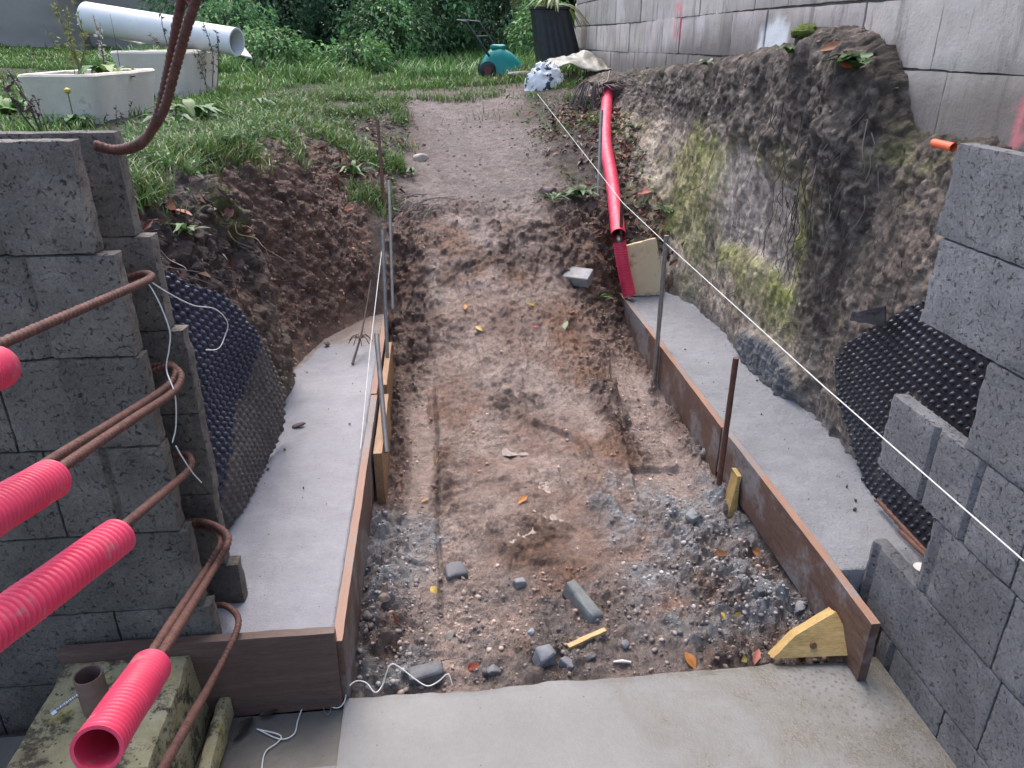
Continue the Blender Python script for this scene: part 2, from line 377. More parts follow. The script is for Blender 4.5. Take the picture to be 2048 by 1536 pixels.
# ================================================================== GROUND (one lofted sheet: lawn, banks, trench, ramp)
# control points across: 0 far left, 1 lawn, 2 lawn near rim, 3 rim, 4 upper bank, 5 mid bank, 6 toe, 7 under footing,
# 8 left form, 9 ramp left, 10 ramp centre, 11 ramp right, 12 right form, 13 under footing, 14 toe, 15 mid, 16 upper, 17 bank top, 18 behind wall
LOWL = [(-15, -.05), (-2.5, -.05), (-1.3, -.05), (-1.0, -.05), (-.9, -.05), (-.8, -.05), (-.62, -.05), (-.45, -.05)]
KEYS = [
 (-0.6, LOWL+[(-.262, -.1), (-.15, -.1), (.3, -.1), (.85, -.1), (1.045, -.1), (1.2, -.05), (1.36, .1), (1.42, .5), (1.48, .9), (1.56, 1.2), (2.2, 1.2)]),
 (1.37, LOWL+[(-.262, -.1), (-.15, -.1), (.3, -.1), (.85, -.1), (1.045, -.1), (1.2, -.05), (1.36, .1), (1.42, .5), (1.48, .9), (1.56, 1.22), (2.2, 1.22)]),
 (1.45, LOWL+[(-.262, -.09), (-.15, -.08), (.3, -.065), (.85, -.075), (1.045, -.07), (1.2, .0), (1.37, .1), (1.42, .5), (1.47, .9), (1.55, 1.22), (2.2, 1.22)]),
 (1.600, LOWL+[(-.262, -.07), (-.15, -.055), (.3, -.045), (.85, -.06), (1.045, -.06), (1.2, .05), (1.38, .1), (1.43, .5), (1.47, .9), (1.55, 1.23), (2.2, 1.23)]),
 (1.625, [(-15, 1.25), (-2.5, 1.12), (-1.5, 1.1), (-1.15, 1.08), (-.98, .9), (-.8, .55), (-.72, .1), (-.45, .05), (-.262, -.07), (-.15, -.055), (.3, -.045), (.85, -.06), (1.045, -.06), (1.2, .05), (1.38, .1), (1.43, .5), (1.47, .9), (1.55, 1.23), (2.2, 1.23)]),
 (2.2, [(-15, 1.3), (-2.5, 1.12), (-1.5, 1.1), (-1.12, 1.08), (-.93, .92), (-.75, .55), (-.67, .1), (-.45, .05), (-.262, -.05), (-.15, -.035), (.3, -.02), (.85, -.03), (1.045, -.04), (1.2, .05), (1.40, .12), (1.44, .5), (1.47, .9), (1.55, 1.23), (2.2, 1.23)]),
 (2.45, [(-15, 1.32), (-2.5, 1.12), (-1.5, 1.1), (-1.1, 1.08), (-.9, .94), (-.73, .58), (-.64, .12), (-.45, .05), (-.262, -.05), (-.15, -.03), (.3, -.005), (.85, -.02), (1.045, -.04), (1.2, .05), (1.40, .12), (1.45, .5), (1.5, .9), (1.55, 1.24), (2.2, 1.25)]),
 (2.62, [(-15, 1.33), (-2.5, 1.12), (-1.5, 1.1), (-1.08, 1.08), (-.86, .96), (-.71, .6), (-.63, .12), (-.45, .05), (-.262, -.05), (-.15, -.03), (.3, .0), (.85, -.01), (1.045, -.03), (1.2, .05), (1.39, .12), (1.41, .5), (1.43, .95), (1.48, 1.44), (2.2, 1.44)]),
 (2.95, [(-15, 1.35), (-2.5, 1.12), (-1.5, 1.1), (-1.03, 1.08), (-.76, .98), (-.66, .65), (-.61, .12), (-.45, .05), (-.262, -.05), (-.15, -.025), (.3, .04), (.85, .0), (1.045, -.03), (1.2, .05), (1.39, .12), (1.40, .5), (1.42, .98), (1.48, 1.535), (2.2, 1.5)]),
 (3.10, [(-15, 1.36), (-2.5, 1.12), (-1.5, 1.1), (-1.03, 1.08), (-.93, .96), (-.82, .62), (-.63, .14), (-.45, .05), (-.262, -.05), (-.15, -.02), (.3, .095), (.85, .01), (1.045, -.02), (1.2, .05), (1.39, .12), (1.40, .5), (1.42, .98), (1.48, 1.535), (2.2, 1.5)]),
 (3.45, [(-15, 1.38), (-2.5, 1.12), (-1.5, 1.1), (-.97, 1.06), (-.86, .96), (-.74, .6), (-.55, .15), (-.42, .06), (-.262, -.03), (-.15, .03), (.3, .24), (.85, .07), (1.045, .0), (1.2, .05), (1.39, .12), (1.40, .5), (1.40, .98), (1.45, 1.47), (2.2, 1.5)]),
 (3.75, [(-15, 1.4), (-2.5, 1.12), (-1.5, 1.1), (-.92, 1.05), (-.75, .92), (-.58, .55), (-.42, .2), (-.36, .12), (-.262, .06), (-.15, .17), (.3, .39), (.85, .17), (1.045, .02), (1.2, .05), (1.39, .12), (1.40, .5), (1.42, .98), (1.47, 1.44), (2.2, 1.46)]),
 (3.98, [(-15, 1.42), (-2.5, 1.12), (-1.4, 1.1), (-.88, 1.04), (-.68, .9), (-.54, .66), (-.42, .53), (-.36, .47), (-.262, .37), (-.15, .40), (.3, .51), (.85, .32), (1.03, .05), (1.15, .05), (1.30, .12), (1.39, .5), (1.43, .98), (1.48, 1.42), (2.2, 1.44)]),
 (4.16, [(-15, 1.43), (-2.5, 1.12), (-1.4, 1.1), (-.86, 1.03), (-.66, .88), (-.54, .72), (-.42, .63), (-.36, .6), (-.262, .575), (-.15, .57), (.3, .56), (.85, .46), (1.0, .42), (1.12, .4), (1.24, .44), (1.36, .6), (1.43, .98), (1.49, 1.4), (2.2, 1.42)]),
 (4.4, [(-15, 1.44), (-2.5, 1.12), (-1.4, 1.1), (-.86, 1.02), (-.66, .9), (-.54, .78), (-.42, .71), (-.36, .68), (-.262, .65), (-.15, .63), (.3, .61), (.85, .6), (1.0, .6), (1.1, .6), (1.21, .63), (1.34, .75), (1.42, 1.0), (1.5, 1.38), (2.2, 1.4)]),
 (5.0, [(-15, 1.46), (-2.5, 1.12), (-1.4, 1.1), (-.9, 1.03), (-.7, .95), (-.56, .88), (-.42, .84), (-.36, .8), (-.262, .78), (-.15, .74), (.3, .72), (.75, .78), (.95, .82), (1.08, .85), (1.22, .89), (1.35, 1.0), (1.43, 1.1), (1.5, 1.35), (2.2, 1.36)]),
 (5.7, [(-15, 1.49), (-2.5, 1.12), (-1.4, 1.1), (-.95, 1.05), (-.75, 1.0), (-.58, .97), (-.42, .95), (-.36, .93), (-.262, .91), (-.15, .89), (.3, .87), (.75, .93), (.95, .99), (1.08, 1.02), (1.24, 1.04), (1.36, 1.1), (1.44, 1.18), (1.51, 1.3), (2.2, 1.3)]),
 (6.5, [(-15, 1.52), (-2.5, 1.13), (-1.4, 1.1), (-1.0, 1.08), (-.8, 1.05), (-.6, 1.04), (-.42, 1.04), (-.36, 1.035), (-.262, 1.03), (-.15, 1.02), (.3, 1.02), (.75, 1.05), (.95, 1.07), (1.1, 1.08), (1.26, 1.1), (1.38, 1.15), (1.46, 1.2), (1.52, 1.25), (2.2, 1.25)]),
 (7.3, [(-15, 1.54), (-2.5, 1.14), (-1.4, 1.1), (-1.0, 1.09), (-.8, 1.09), (-.6, 1.09), (-.42, 1.09), (-.36, 1.09), (-.262, 1.09), (-.15, 1.09), (.3, 1.095), (.75, 1.12), (.95, 1.15), (1.1, 1.19), (1.26, 1.22), (1.38, 1.24), (1.46, 1.25), (1.52, 1.26), (2.2, 1.26)]),
 (9.0, [(-15, 1.55), (-3.5, 1.22), (-1.4, 1.12)]+[(x, 1.11) for x in (-1.0, -.8, -.6, -.42, -.36, -.262, -.15, .3)]+[(.75, 1.13), (.95, 1.17), (1.1, 1.22), (1.26, 1.26), (1.38, 1.28), (1.46, 1.28), (1.6, 1.28), (2.6, 1.28)]),
 (14., [(-15, 1.6), (-5, 1.42), (-1.4, 1.2)]+[(x, 1.18) for x in (-1.0, -.8, -.6, -.42, -.36, -.262, -.15, .3, .75, .95, 1.1, 1.26, 1.38, 1.6, 2.2)]+[(12, 1.2)]),
 (40., [(-25, 1.8), (-6, 1.6), (-1.4, 1.5)]+[(x, 1.5) for x in (-1.0, -.8, -.6, -.42, -.36, -.262, -.15, .3, .75, .95, 1.1, 1.26, 1.6, 2.0, 3)]+[(25, 1.5)])]
KY = np.array([k[0] for k in KEYS]); KX = np.array([[p[0] for p in k[1]] for k in KEYS]); KZ = np.array([[p[1] for p in k[1]] for k in KEYS])
ys = list(np.linspace(-.6, 1.36, 10)) + list(np.arange(1.37, 1.59, .008)) + list(np.arange(1.59, 1.64, .006))
y = 1.64
while y < 40:
    ys.append(y); y += .0052 if y < 2.9 else (.0072 if y < 4.4 else min(.0072*(y/4.4)**2.3, 1.5))
ROWS = np.array(ys); NR = len(ROWS)
CNT = [14, 46, 30, 45, 58, 58, 6, 6, 24, 92, 110, 40, 6, 6, 62, 72, 66, 10]
fw, kk = [], []
for k, c in enumerate(CNT):
    for j in range(c): fw.append(j/c); kk.append(k)
fw.append(1.0); kk.append(17); fw = np.array(fw); kk = np.array(kk); NC = len(fw)
UU = kk + fw                                             # 0..18 across
CXs = np.stack([np.interp(ROWS, KY, KX[:, j]) for j in range(19)], 1)
CZs = np.stack([np.interp(ROWS, KY, KZ[:, j]) for j in range(19)], 1)
GX = CXs[:, kk]*(1-fw)+CXs[:, kk+1]*fw; GZ = CZs[:, kk]*(1-fw)+CZs[:, kk+1]*fw
def smooth_ax(A, n, ax):
    for _ in range(n):
        B = A.copy(); s = [slice(None)]*2; a = s.copy(); b = s.copy(); c = s.copy()
        c[ax] = slice(1, -1); a[ax] = slice(0, -2); b[ax] = slice(2, None)
        B[tuple(c)] = .25*A[tuple(a)]+.5*A[tuple(c)]+.25*A[tuple(b)]; A = B
    return A
GX, GZ = smooth_ax(GX, 40, 1), smooth_ax(GZ, 40, 1)
r0 = int(np.searchsorted(ROWS, 1.66))
GX[r0:], GZ[r0:] = smooth_ax(GX[r0:], 25, 0), smooth_ax(GZ[r0:], 25, 0)
GY = np.repeat(ROWS[:, None], NC, 1); GU = np.repeat(UU[None], NR, 0)
P0 = np.stack([GX, GY, GZ], 2)
def normals(P):
    du = np.gradient(P, axis=1); dv = np.gradient(P, axis=0); n = np.cross(du, dv)
    return n/(np.linalg.norm(n, axis=2, keepdims=True)+1e-12)
N0 = normals(P0)
p = P0.reshape(-1, 3); n = N0.reshape(-1, 3); u = GU.ravel(); X, Y, Z = p[:, 0], p[:, 1], p[:, 2]
# ---- zones
steep = sst(.85, .45, n[:, 2])
floor = sst(7.6, 8.3, u)*sst(12.4, 11.7, u)*sst(1.4, 1.5, Y)
lbank = sst(2.7, 3.3, u)*sst(7.4, 6.4, u)*sst(1.6, 1.63, Y)*sst(5.2, 4.4, Y)
rbank = sst(13.6, 14.3, u)*sst(17.9, 17.2, u)*sst(8.0, 6.5, Y)
lawn = np.maximum(sst(3.6, 2.9, u)*sst(1.62, 1.7, Y), sst(7.0, 7.9, Y+.25*fbm(p*1.3, 3, 90)))*sst(17.4, 17, u)
mudfront = floor*sst(4.75, 4.15, Y+.38*fbm(p*2.6, 4, 91))            # fresh dug wet mud
path = sst(8.3, 9.3, u+1.1*fbm(p*2.0, 4, 92))*sst(11.5, 10.6, u+1.1*fbm(p*2.0, 4, 93))*sst(3.9, 4.3, Y)*sst(7.15, 6.75, Y+.4*fbm(p*1.5, 3, 94))
rslope = sst(10.6, 11.4, u+.4*fbm(p*2, 3, 95))*sst(14.9, 14.4, u)*sst(3.9, 4.3, Y)*sst(7.2, 6.4, Y)
lslope = sst(3.2, 4.5, u)*sst(9.2, 8.3, u+.5*fbm(p*1.8, 3, 92))*sst(4.1, 4.5, Y)*sst(7.2, 6.5, Y)
# ---- relief
d = np.zeros(len(p))
big = fbm(p*3.0, 4, 1); med = fbm(p*9, 4, 5); fine = fbm(p*30, 4, 11); clod = ridged(p*13, 4, 21)-.6
fp = p*np.array([1, 2.2, 1]); tread = np.sin((Y+.03*fbm(p*4, 2, 31))*2*np.pi/.075)
stand = sst(.30, .46, np.abs(X-.30)+.10*big)                          # rougher to the sides, trodden in the middle
rg2 = ridged(p*24, 3, 27)-.62; rg3 = ridged(p*46, 2, 29)-.6
churn = sst(-.45, .35, fbm(p*2.2, 3, 41)+.35*stand)
wp = p+.012*np.stack([fbm(p*22, 2, 131+k) for k in range(3)], 1)
F1, R1 = worley(wp, .062, 141); F2, R2 = worley(wp, .027, 151)
c1 = np.sqrt(np.clip(1-(F1/.62)**2, 0, 1))*R1; c2 = np.sqrt(np.clip(1-(F2/.65)**2, 0, 1))*R2
pres = np.clip(sst(.0, .45, fbm(p*3.4, 3, 161)+.55*stand-.18+.45*sst(3.6, 3.95, Y)), 0, 1)
F3, R3 = worley(wp, .0145, 155); c3_ = np.sqrt(np.clip(1-(F3/.68)**2, 0, 1))*R3*sst(4.0, 3.2, Y)
cl = (.030*c1+.015*c2+.007*c3_)*pres+(.008*c2+.005*c3_)*(1-pres)*sst(-.15, .3, fbm(p*5, 3, 163))
d += mudfront*cl
d += mudfront*(.038*big + .028*med*(.45+stand) + .008*fine + .034*clod*(.25+.9*stand)*churn + .024*rg2*(.25+churn*(.5+.6*stand)) + .007*rg3*(.4+churn))
track = sst(.07, .03, np.abs(X+.10+.02*big))*sst(3.3, 3.0, Y)*sst(1.75, 1.95, Y)   # smooth wheel track beside the left form
d = d*(1-.75*track) - .018*track
lcr = sst(.012, .003, np.abs(X+.035+.012*fbm(p*5, 2, 33)))*sst(3.3, 3.1, Y)*sst(1.7, 1.85, Y)*floor; d -= .014*lcr
tcr = track*sst(.012, .004, np.abs(((Y+.02*fbm(p*12, 2, 35)) % .13)-.06))*sst(-.1, .3, fbm(p*3, 2, 37)); d -= .009*tcr
track2 = sst(.11, .05, np.abs(X-.88+.03*big))*sst(3.6, 3.2, Y)*sst(2.0, 2.2, Y)
d = d*(1-.6*track2) - .015*track2
rub = mudfront*sst(2.05, 1.7, Y)                                       # rubble near the slab
d += rub*(.022*np.maximum(ridged(p*17, 3, 51)-.55, -.1)+.012*fbm(p*24, 3, 55))
cliff = sst(.0, .35, fbm(p*1.6, 3, 61))
d += lbank*sst(.15, .35, Z)*(.05*fbm(p*np.array([4, 4, 2.5]), 4, 62)+.016*fine+.02*clod)
vs = p*np.array([16, 16, 4.5])
d += rbank*(.038*fbm(p*np.array([3.2, 3.2, 2.2]), 4, 71)+.012*(ridged(p*np.array([9, 9, 3]), 3, 79)-.55)+.022*(ridged(vs, 4, 72)-.55)+.010*fbm(p*np.array([50, 50, 13]), 3, 73)+.016*rg2*sst(-.2, .4, fbm(p*3, 3, 75)))
d += (path*.02+lslope*.03+rslope*.035)*big + (path*.006+lslope*.014+rslope*.022)*med + .006*fine*(path+lslope+rslope)
ks = np.where((lbank+rbank > .02) & (Y > 1.5) & (Y < 6.5))[0]; pk = wp[ks]
g1, s1 = worley(pk*np.array([1, 1, .8]), .060, 171, 3); g2, s2 = worley(pk, .026, 181, 3)
k1 = np.zeros(len(p)); k2 = k1.copy(); k1[ks] = np.sqrt(np.clip(1-(g1/.72)**2, 0, 1))*s1; k2[ks] = np.sqrt(np.clip(1-(g2/.75)**2, 0, 1))*s2
toe = sst(.18, .32, Z)
rough_r = sst(.98, 1.1, Z+.1*fbm(p*4, 3, 191))*.9+sst(2.7, 2.5, Y)*.5+.35*sst(-.1, .3, fbm(p*3, 3, 193))+.15
d += lbank*toe*(.030*k1+.016*k2)+rbank*toe*(.018*k1+.014*k2+.012*(ridged(p*np.array([34, 34, 20]), 3, 195)-.6))*np.clip(rough_r, 0, 1)
d += lawn*(.03*fbm(p*1.1, 3, 81)+.012*med)
# pale scraped patch cut square into the right bank, ledge under it
cwo = .10*fbm(p*5, 4, 77)
cut = sst(2.76, 2.86, Y+cwo)*sst(3.72, 3.52, Y+cwo)*sst(.58, .66, Z+.6*cwo)*sst(1.10, .98, Z+cwo)*rbank
d -= cut*.035
# gully in the mound (footprints) and puddle dips
def dip(cx, cy, r, h): return h*np.exp(-(((X-cx)**2+(Y-cy)**2)/r**2))*floor
pud = [at(1020, 895, Z=0), at(1085, 960, Z=-.01), at(1105, 1040, Z=-.03), at(1065, 1065, Z=-.03)]
for q, rr in zip(pud, (.085, .07, .075, .06)): d -= dip(q[0], q[1], rr, .03)
def foot(cx, cy, ang, L=.27, wd=.095):
    c, s = math.cos(ang), math.sin(ang); a = (X-cx)*c+(Y-cy)*s; b = -(X-cx)*s+(Y-cy)*c
    e = np.sqrt((a/(L/2))**2+(b/(wd/2*(1+.25*np.sin(a/L*3))))**2)
    m = sst(1.12, .92, e); rim = np.exp(-((e-1.22)/.16)**2)
    return m, rim, np.sin(a/.02*2*np.pi*.5)*sst(.9, .6, e)
for q, an, fs in ((at(1115, 868, Z=.02), -.95, 1), (at(950, 975, Z=0), .4, .45), (at(905, 985, Z=.0), .9, .4), (at(1150, 960, Z=0), -1.4, .4), (at(985, 770, Z=.05), 1.3, .3)):
    m, rim, tr = foot(q[0], q[1], an); d = d*(1-.7*fs*m*floor) + floor*fs*(-.018*m+.010*rim+.003*tr*m)
pa_, pb_ = at(1258, 925, Z=0), at(1300, 985, Z=0)
pit = sst(-.01, .01, X-pa_[0]-.01*med)*sst(.22, .19, X-pa_[0])*sst(pb_[1]-.01, pb_[1]+.01, Y+.02*big)*sst(pa_[1]+.01, pa_[1]-.005, Y+.01*med)*floor
d = d*(1-.85*pit)-.035*pit
e0_, e1_ = at(1212, 730, Z=0), at(1258, 925, Z=0); te_ = np.clip((Y-e1_[1])/(e0_[1]-e1_[1]), 0, 1); xe_ = e1_[0]*(1-te_)+e0_[0]*te_
d += floor*.022*sst(.012, -.012, X-xe_-.012*med)*sst(.16, .0, xe_-X)*sst(e1_[1]-.05, e1_[1]+.02, Y)*sst(e0_[1]+.1, e0_[1]-.05, Y)
# grey concrete spilled over the mud
cs = fbm(p*5, 4, 101)
cem = np.zeros(len(p))
def blob(px, py, rx, ry, z=0):
    q = at(px, py, Z=z); return np.exp(-(((X-q[0])/rx)**2+((Y-q[1])/ry)**2))
for b in ((1250, 1040, .14, .18), (1440, 1010, .17, .22), (1560, 1180, .22, .16), (1300, 1130, .12, .12), (1360, 810, .09, .14), (1420, 900, .1, .16), (1500, 1040, .1, .2),
          (735, 1080, .1, .3), (820, 1060, .12, .14), (740, 1200, .09, .2), (800, 1130, .1, .1), (1430, 1230, .3, .1), (1210, 1000, .08, .09)):
    cem = np.maximum(cem, blob(*b))
zone = np.maximum(sst(.38, .62, X+.12*cs)*sst(2.75, 2.2, Y+.5*(.9-X)*0+.15*med), sst(.02, -.1, X+.06*cs)*sst(2.25, 1.9, Y))*sst(1.45, 1.5, Y)
cem = np.maximum(cem*.8, zone*(.42+.5*fbm(p*4.2, 4, 103)))
cem = sst(.22, .75, cem+.34*cs+.25*med+.12*fine)*floor
d += cem*(.012+.02*np.maximum(ridged(p*26, 3, 111)-.5, 0)+.01*fine)
spill = np.exp(-(((Y-2.85)/.30)**2+((Z-.24)/.12)**2))*rbank; spill = sst(.3, .6, spill+.25*cs)
d += spill*(.012+.03*ridged(p*24, 3, 115))
near = sst(6.5, 5.0, Y)
P1 = P0 + N0*(d.reshape(NR, NC, 1))
# overhanging clump of topsoil with its own lumps
P1 = P1.reshape(-1, 3)
ov = sst(15.6, 16.4, u)*sst(2.42, 2.52, Y)*sst(3.35, 3.0, Y)*rbank
P1[:, 0] -= ov*(.03+.04*np.maximum(fbm(p*6, 4, 121), -.3)+.03*(ridged(p*18, 3, 125)-.5))
G = P1.reshape(NR, NC, 3); GN = normals(G)
gv = G.reshape(-1, 3); gn = GN.reshape(-1, 3)
# ---- colour of the soil itself
def c3(r, g, b): return np.array([r, g, b])
col = np.tile(c3(.15, .105, .085), (len(p), 1))
nA, nB, nC, nD = fbm(p*2.3, 5, 201), fbm(p*6, 5, 207), fbm(p*14, 4, 213), fbm(p*38, 3, 219)
MUD, MUDL, CLAY, TOP, CEM = c3(.36, .232, .180), c3(.53, .405, .345), c3(.29, .15, .088), c3(.062, .047, .04), c3(.37, .37, .375)
m = mix(np.tile(MUD, (len(p), 1)), MUDL, sst(-.5, .35, nA+.5*nB-.3*stand+.6*(-d/.03)*.2))
m = mix(m, CLAY, sst(.1, .5, fbm(p*3.1, 4, 231)+.35*sst(2.6, 4.2, Y)-.1+.25*nC)*.85)
m = mix(m, c3(.16, .10, .075), np.clip(pres*sst(.05, .5, np.maximum(c1, c2))*.75+sst(.1, .6, .8*nC+.5*nB)*stand*.5, 0, .9))
m = mix(m, c3(.10, .065, .05), np.maximum(lcr, tcr)*.7)
m = mix(m, MUDL, np.maximum(track, track2)*.7)
m = mix(m, c3(.17, .15, .138), rub*sst(-.4, .3, nB+nC)*.75)
m = mix(m, c3(.24, .165, .11), rub*sst(.3, .6, fbm(p*7, 3, 237))*.7)
m = mix(m, CEM, cem*(.55+.45*sst(-.3, .3, nD)))
col = mix(col, m, mudfront)
pc = mix(np.tile(c3(.30, .24, .215), (len(p), 1)), c3(.185, .14, .12), sst(-.1, .55, nB+.6*nC+.2))
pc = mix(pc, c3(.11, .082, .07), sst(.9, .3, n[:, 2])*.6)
col = mix(col, pc, path*(1-mudfront))
sc = mix(np.tile(c3(.125, .092, .078), (len(p), 1)), c3(.065, .048, .04), sst(-.2, .4, nC+.4*nB))
sc = mix(sc, c3(.07, .085, .022), sst(.05, .4, fbm(p*4, 4, 241))*.8)
col = mix(col, sc, np.maximum(rslope, lslope)*(1-mudfront)*(1-path))
lc = mix(np.tile(c3(.235, .14, .10), (len(p), 1)), c3(.15, .092, .07), sst(-.3, .35, nB+.5*nC))
lc = mix(lc, c3(.29, .17, .105), sst(.15, .6, nC+.4*nD)*sst(3.0, 3.15, Y)*.7)
dark = np.maximum(sst(3.05, 2.9, Y+.03*nB)*sst(.62, .78, Z+.1*nB), sst(.96, 1.04, Z+.06*nB)); lc = mix(lc, TOP*1.5, dark*.85)
lc = mix(lc, c3(.20, .145, .105), sst(3.02, 2.96, Y)*sst(2.3, 2.5, Y)*sst(.7, .55, Z))
mo = sst(2.72, 2.85, Y)*sst(3.06, 3.0, Y)*sst(.78, .84, Z+.04*nC)*sst(1.02, .96, Z)
lc = mix(lc, c3(.13, .125, .03), mo*sst(-.3, .3, nC+.2)*.85)
lc *= 1.22; col = mix(col, lc, lbank)
# right bank: dark topsoil above, pale clay with green moss below
rc = mix(np.tile(c3(.52, .42, .32), (len(p), 1)), c3(.31, .235, .18), sst(-.2, .45, fbm(p*np.array([5, 5, 2.]), 5, 251)))
rc = mix(rc, c3(.52, .43, .38), cut*.9)
gm = sst(.0, .5, fbm(p*np.array([3.2, 3.2, 2.2]), 5, 257)+.42*sst(.30, .5, Z)*sst(1.15, .95, Z)-.02)*sst(2.45, 2.75, Y)*(1-cut*.9)
rim = np.clip(sst(2.62, 2.78, Y+cwo)*sst(3.8, 3.55, Y+cwo)*sst(.46, .58, Z+.6*cwo)*sst(1.16, 1.02, Z+cwo)-cut, 0, 1)*sst(-.15, .3, fbm(p*6, 4, 279))
rc = mix(rc, c3(.38, .35, .14), gm*.85); rc = mix(rc, c3(.22, .25, .055), gm*sst(.0, .5, nB+.2*nC)*.75)
rc = mix(rc, c3(.40, .44, .09), rim*sst(-.5, .1, nB)*.8)
rc = mix(rc, c3(.085, .12, .035), sst(3.45, 3.65, Y)*sst(3.98, 3.8, Y)*sst(.75, .6, Z)*.6*sst(-.3, .3, nB))
topm = sst(.98, 1.16, Z+.12*fbm(p*np.array([4, 4, 1.]), 4, 261)+.05*sst(3.4, 2.6, Y)); topm = np.maximum(topm*sst(2.3, 2.6, Y), sst(2.42, 2.5, Y+.03*nB)*sst(2.78, 2.66, Y+.04*nB)*sst(.35, .55, Z+.1*nB))
topm = np.maximum(topm, sst(1.14, 1.2, Z+.03*nB)*.8)
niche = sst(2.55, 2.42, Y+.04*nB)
tops = mix(np.tile(TOP*1.5, (len(p), 1)), c3(.19, .155, .13), sst(.0, .6, nC+.5*nD))
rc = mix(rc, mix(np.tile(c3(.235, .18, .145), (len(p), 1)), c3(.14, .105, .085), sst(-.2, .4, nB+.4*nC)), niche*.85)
rc = mix(rc, c3(.21, .215, .06), niche*sst(.05, .4, fbm(p*4, 4, 263))*sst(.45, .6, Z)*.75)
rc = mix(rc, tops, topm*.88)
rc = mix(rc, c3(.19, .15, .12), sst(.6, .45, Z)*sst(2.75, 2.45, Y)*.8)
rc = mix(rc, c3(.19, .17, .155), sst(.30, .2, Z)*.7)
rc = mix(rc, c3(.26, .12, .045), sst(.62, .75, fbm(p*9, 3, 267))*sst(.5, .3, Z)*.7)
rc *= (1+.45*nD+.35*nC+.25*sst(.2, .5, fbm(p*45, 2, 281)))[:, None]
rc = mix(rc, c3(.20, .20, .205), spill)
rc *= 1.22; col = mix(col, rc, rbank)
gc = mix(np.tile(c3(.045, .06, .018), (len(p), 1)), c3(.08, .06, .04), sst(.1, .5, nB))
bare = sst(.1, .4, fbm(p*1.7, 3, 271)+.25*sst(7.3, 6.8, Y)-.12)*sst(-1.3, -.6, X)*sst(7.6, 7.0, Y)
gc = mix(gc, c3(.16, .125, .105), bare)
col = mix(col, gc, lawn*(1-mudfront)*(1-lbank))
col *= (1+.34*nD+.26*nC)[:, None]
wet = .18+.52*mudfront+.25*path*sst(-.2, .4, nB)+.12*lbank+.1*rbank
wet += mudfront*(.34*sst(-.1, .5, nA+.4*nB)+.12*(1-pres)) - .25*cem*mudfront - .05*stand*mudfront
GI = (np.arange(NR-1)[:, None]*NC+np.arange(NC-1)[None]).ravel()
F = np.stack([GI, GI+1, GI+NC+1, GI+NC], 1)
ground = mesh('ground', gv, F, M_SOIL, attrs={'col': np.clip(col, .01, .9), 'wet': np.clip(wet, 0, 1)}, origin=(0, 0, 0), sharp=None)
tag(ground, 'muddy dug out ramp between two banks rising to the lawn', 'ground', kind='structure')
# pixel of every ground vertex, to find the ground seen at a pixel
q = gv-CP; gd = q@BF; gpx = 1024+FPX*(q@BR)/np.maximum(gd, .01); gpy = 768-FPX*(q@BU)/np.maximum(gd, .01); ok = (gd > .4)
def on_ground(x, y, tol=5.0):
    r = np.hypot(gpx-x, gpy-y); k = np.where(ok & (r < tol))[0]
    if len(k) == 0: k = np.array([np.argmin(np.where(ok, r, 1e9))])
    dm = gd[k].min(); k = k[gd[k] < dm+.08]; j = k[np.argmin(r[k])]
    return gv[j].copy(), gn[j].copy()
area = (np.linalg.norm(np.gradient(G, axis=1), axis=2)*np.linalg.norm(np.gradient(G, axis=0), axis=2)).ravel()
def scatter(weight, n):
    w = weight*area; k = rng.choice(len(gv), n, p=w/w.sum()); i, j = np.minimum(k//NC, NR-2), np.minimum(k % NC, NC-2); s, t = rng.random((2, n, 1)); b = i*NC+j
    return (gv[b]*(1-s)+gv[b+1]*s)*(1-t)+(gv[b+NC]*(1-s)+gv[b+NC+1]*s)*t, gn[b], b

# ================================================================== SLAB AND FOOTINGS
def flatslab(name, poly, z0, z1, res, mat, amp, seed, parent=None, **kw):
    """slab with gridded top cut to a convex-ish polygon by clamping"""
    pass
# floor slab, a notch left out at its near left corner
def slab_disp(V):
    top = V[:, 2] > -.01
    V = V.copy(); e = np.clip(1-(1.413-V[:, 1])/.02, 0, 1)
    V[:, 2] += np.where(top, .003*fbm(V*2.2, 3, 301)-.008*e*vn(V*30, 303), 0)
    V[:, 1] += np.where(V[:, 1] > 1.40, .010*fbm(V*np.array([7, 0, 7]), 3, 305), 0)
    return V
b = MB(); b.add(*boxgrid(-.275, 1.1225, -.5, 1.412, -.12, .004, .0125, slab_disp)); b.add(*boxgrid(-2.2, -.277, -.5, 1.222, -.12, .004, .03, None))
V = np.vstack(b.V); sx_ = at(1235, 1400, Z=0); stn = sst(.15, .75, V[:, 0]+.25*(V[:, 1]-1.2)+.12*fbm(V*4, 3, 313)); stn = np.maximum(.12+stn*.45, sst(1.34, 1.41, V[:, 1])*sst(.3, .6, V[:, 0])*.7)
worn = sst(.72, .92, V[:, 0]+.3*(V[:, 1]-1.3))
slab = mesh('concrete_floor', V, b.F, M_SLAB, attrs={'stain': stn, 'worn': worn}); tag(slab, kind='structure')
slabl = mesh('concrete_floor', *boxgrid(-2.2, -.2765, -1.2, 1.395, -.13, -.012, .04, lambda V: V+np.array([0, 0, .004])*(fbm(V*3, 3, 311)*(V[:, 2] > -.02))[:, None]), M_SLABWET)
tag(slabl, kind='structure')

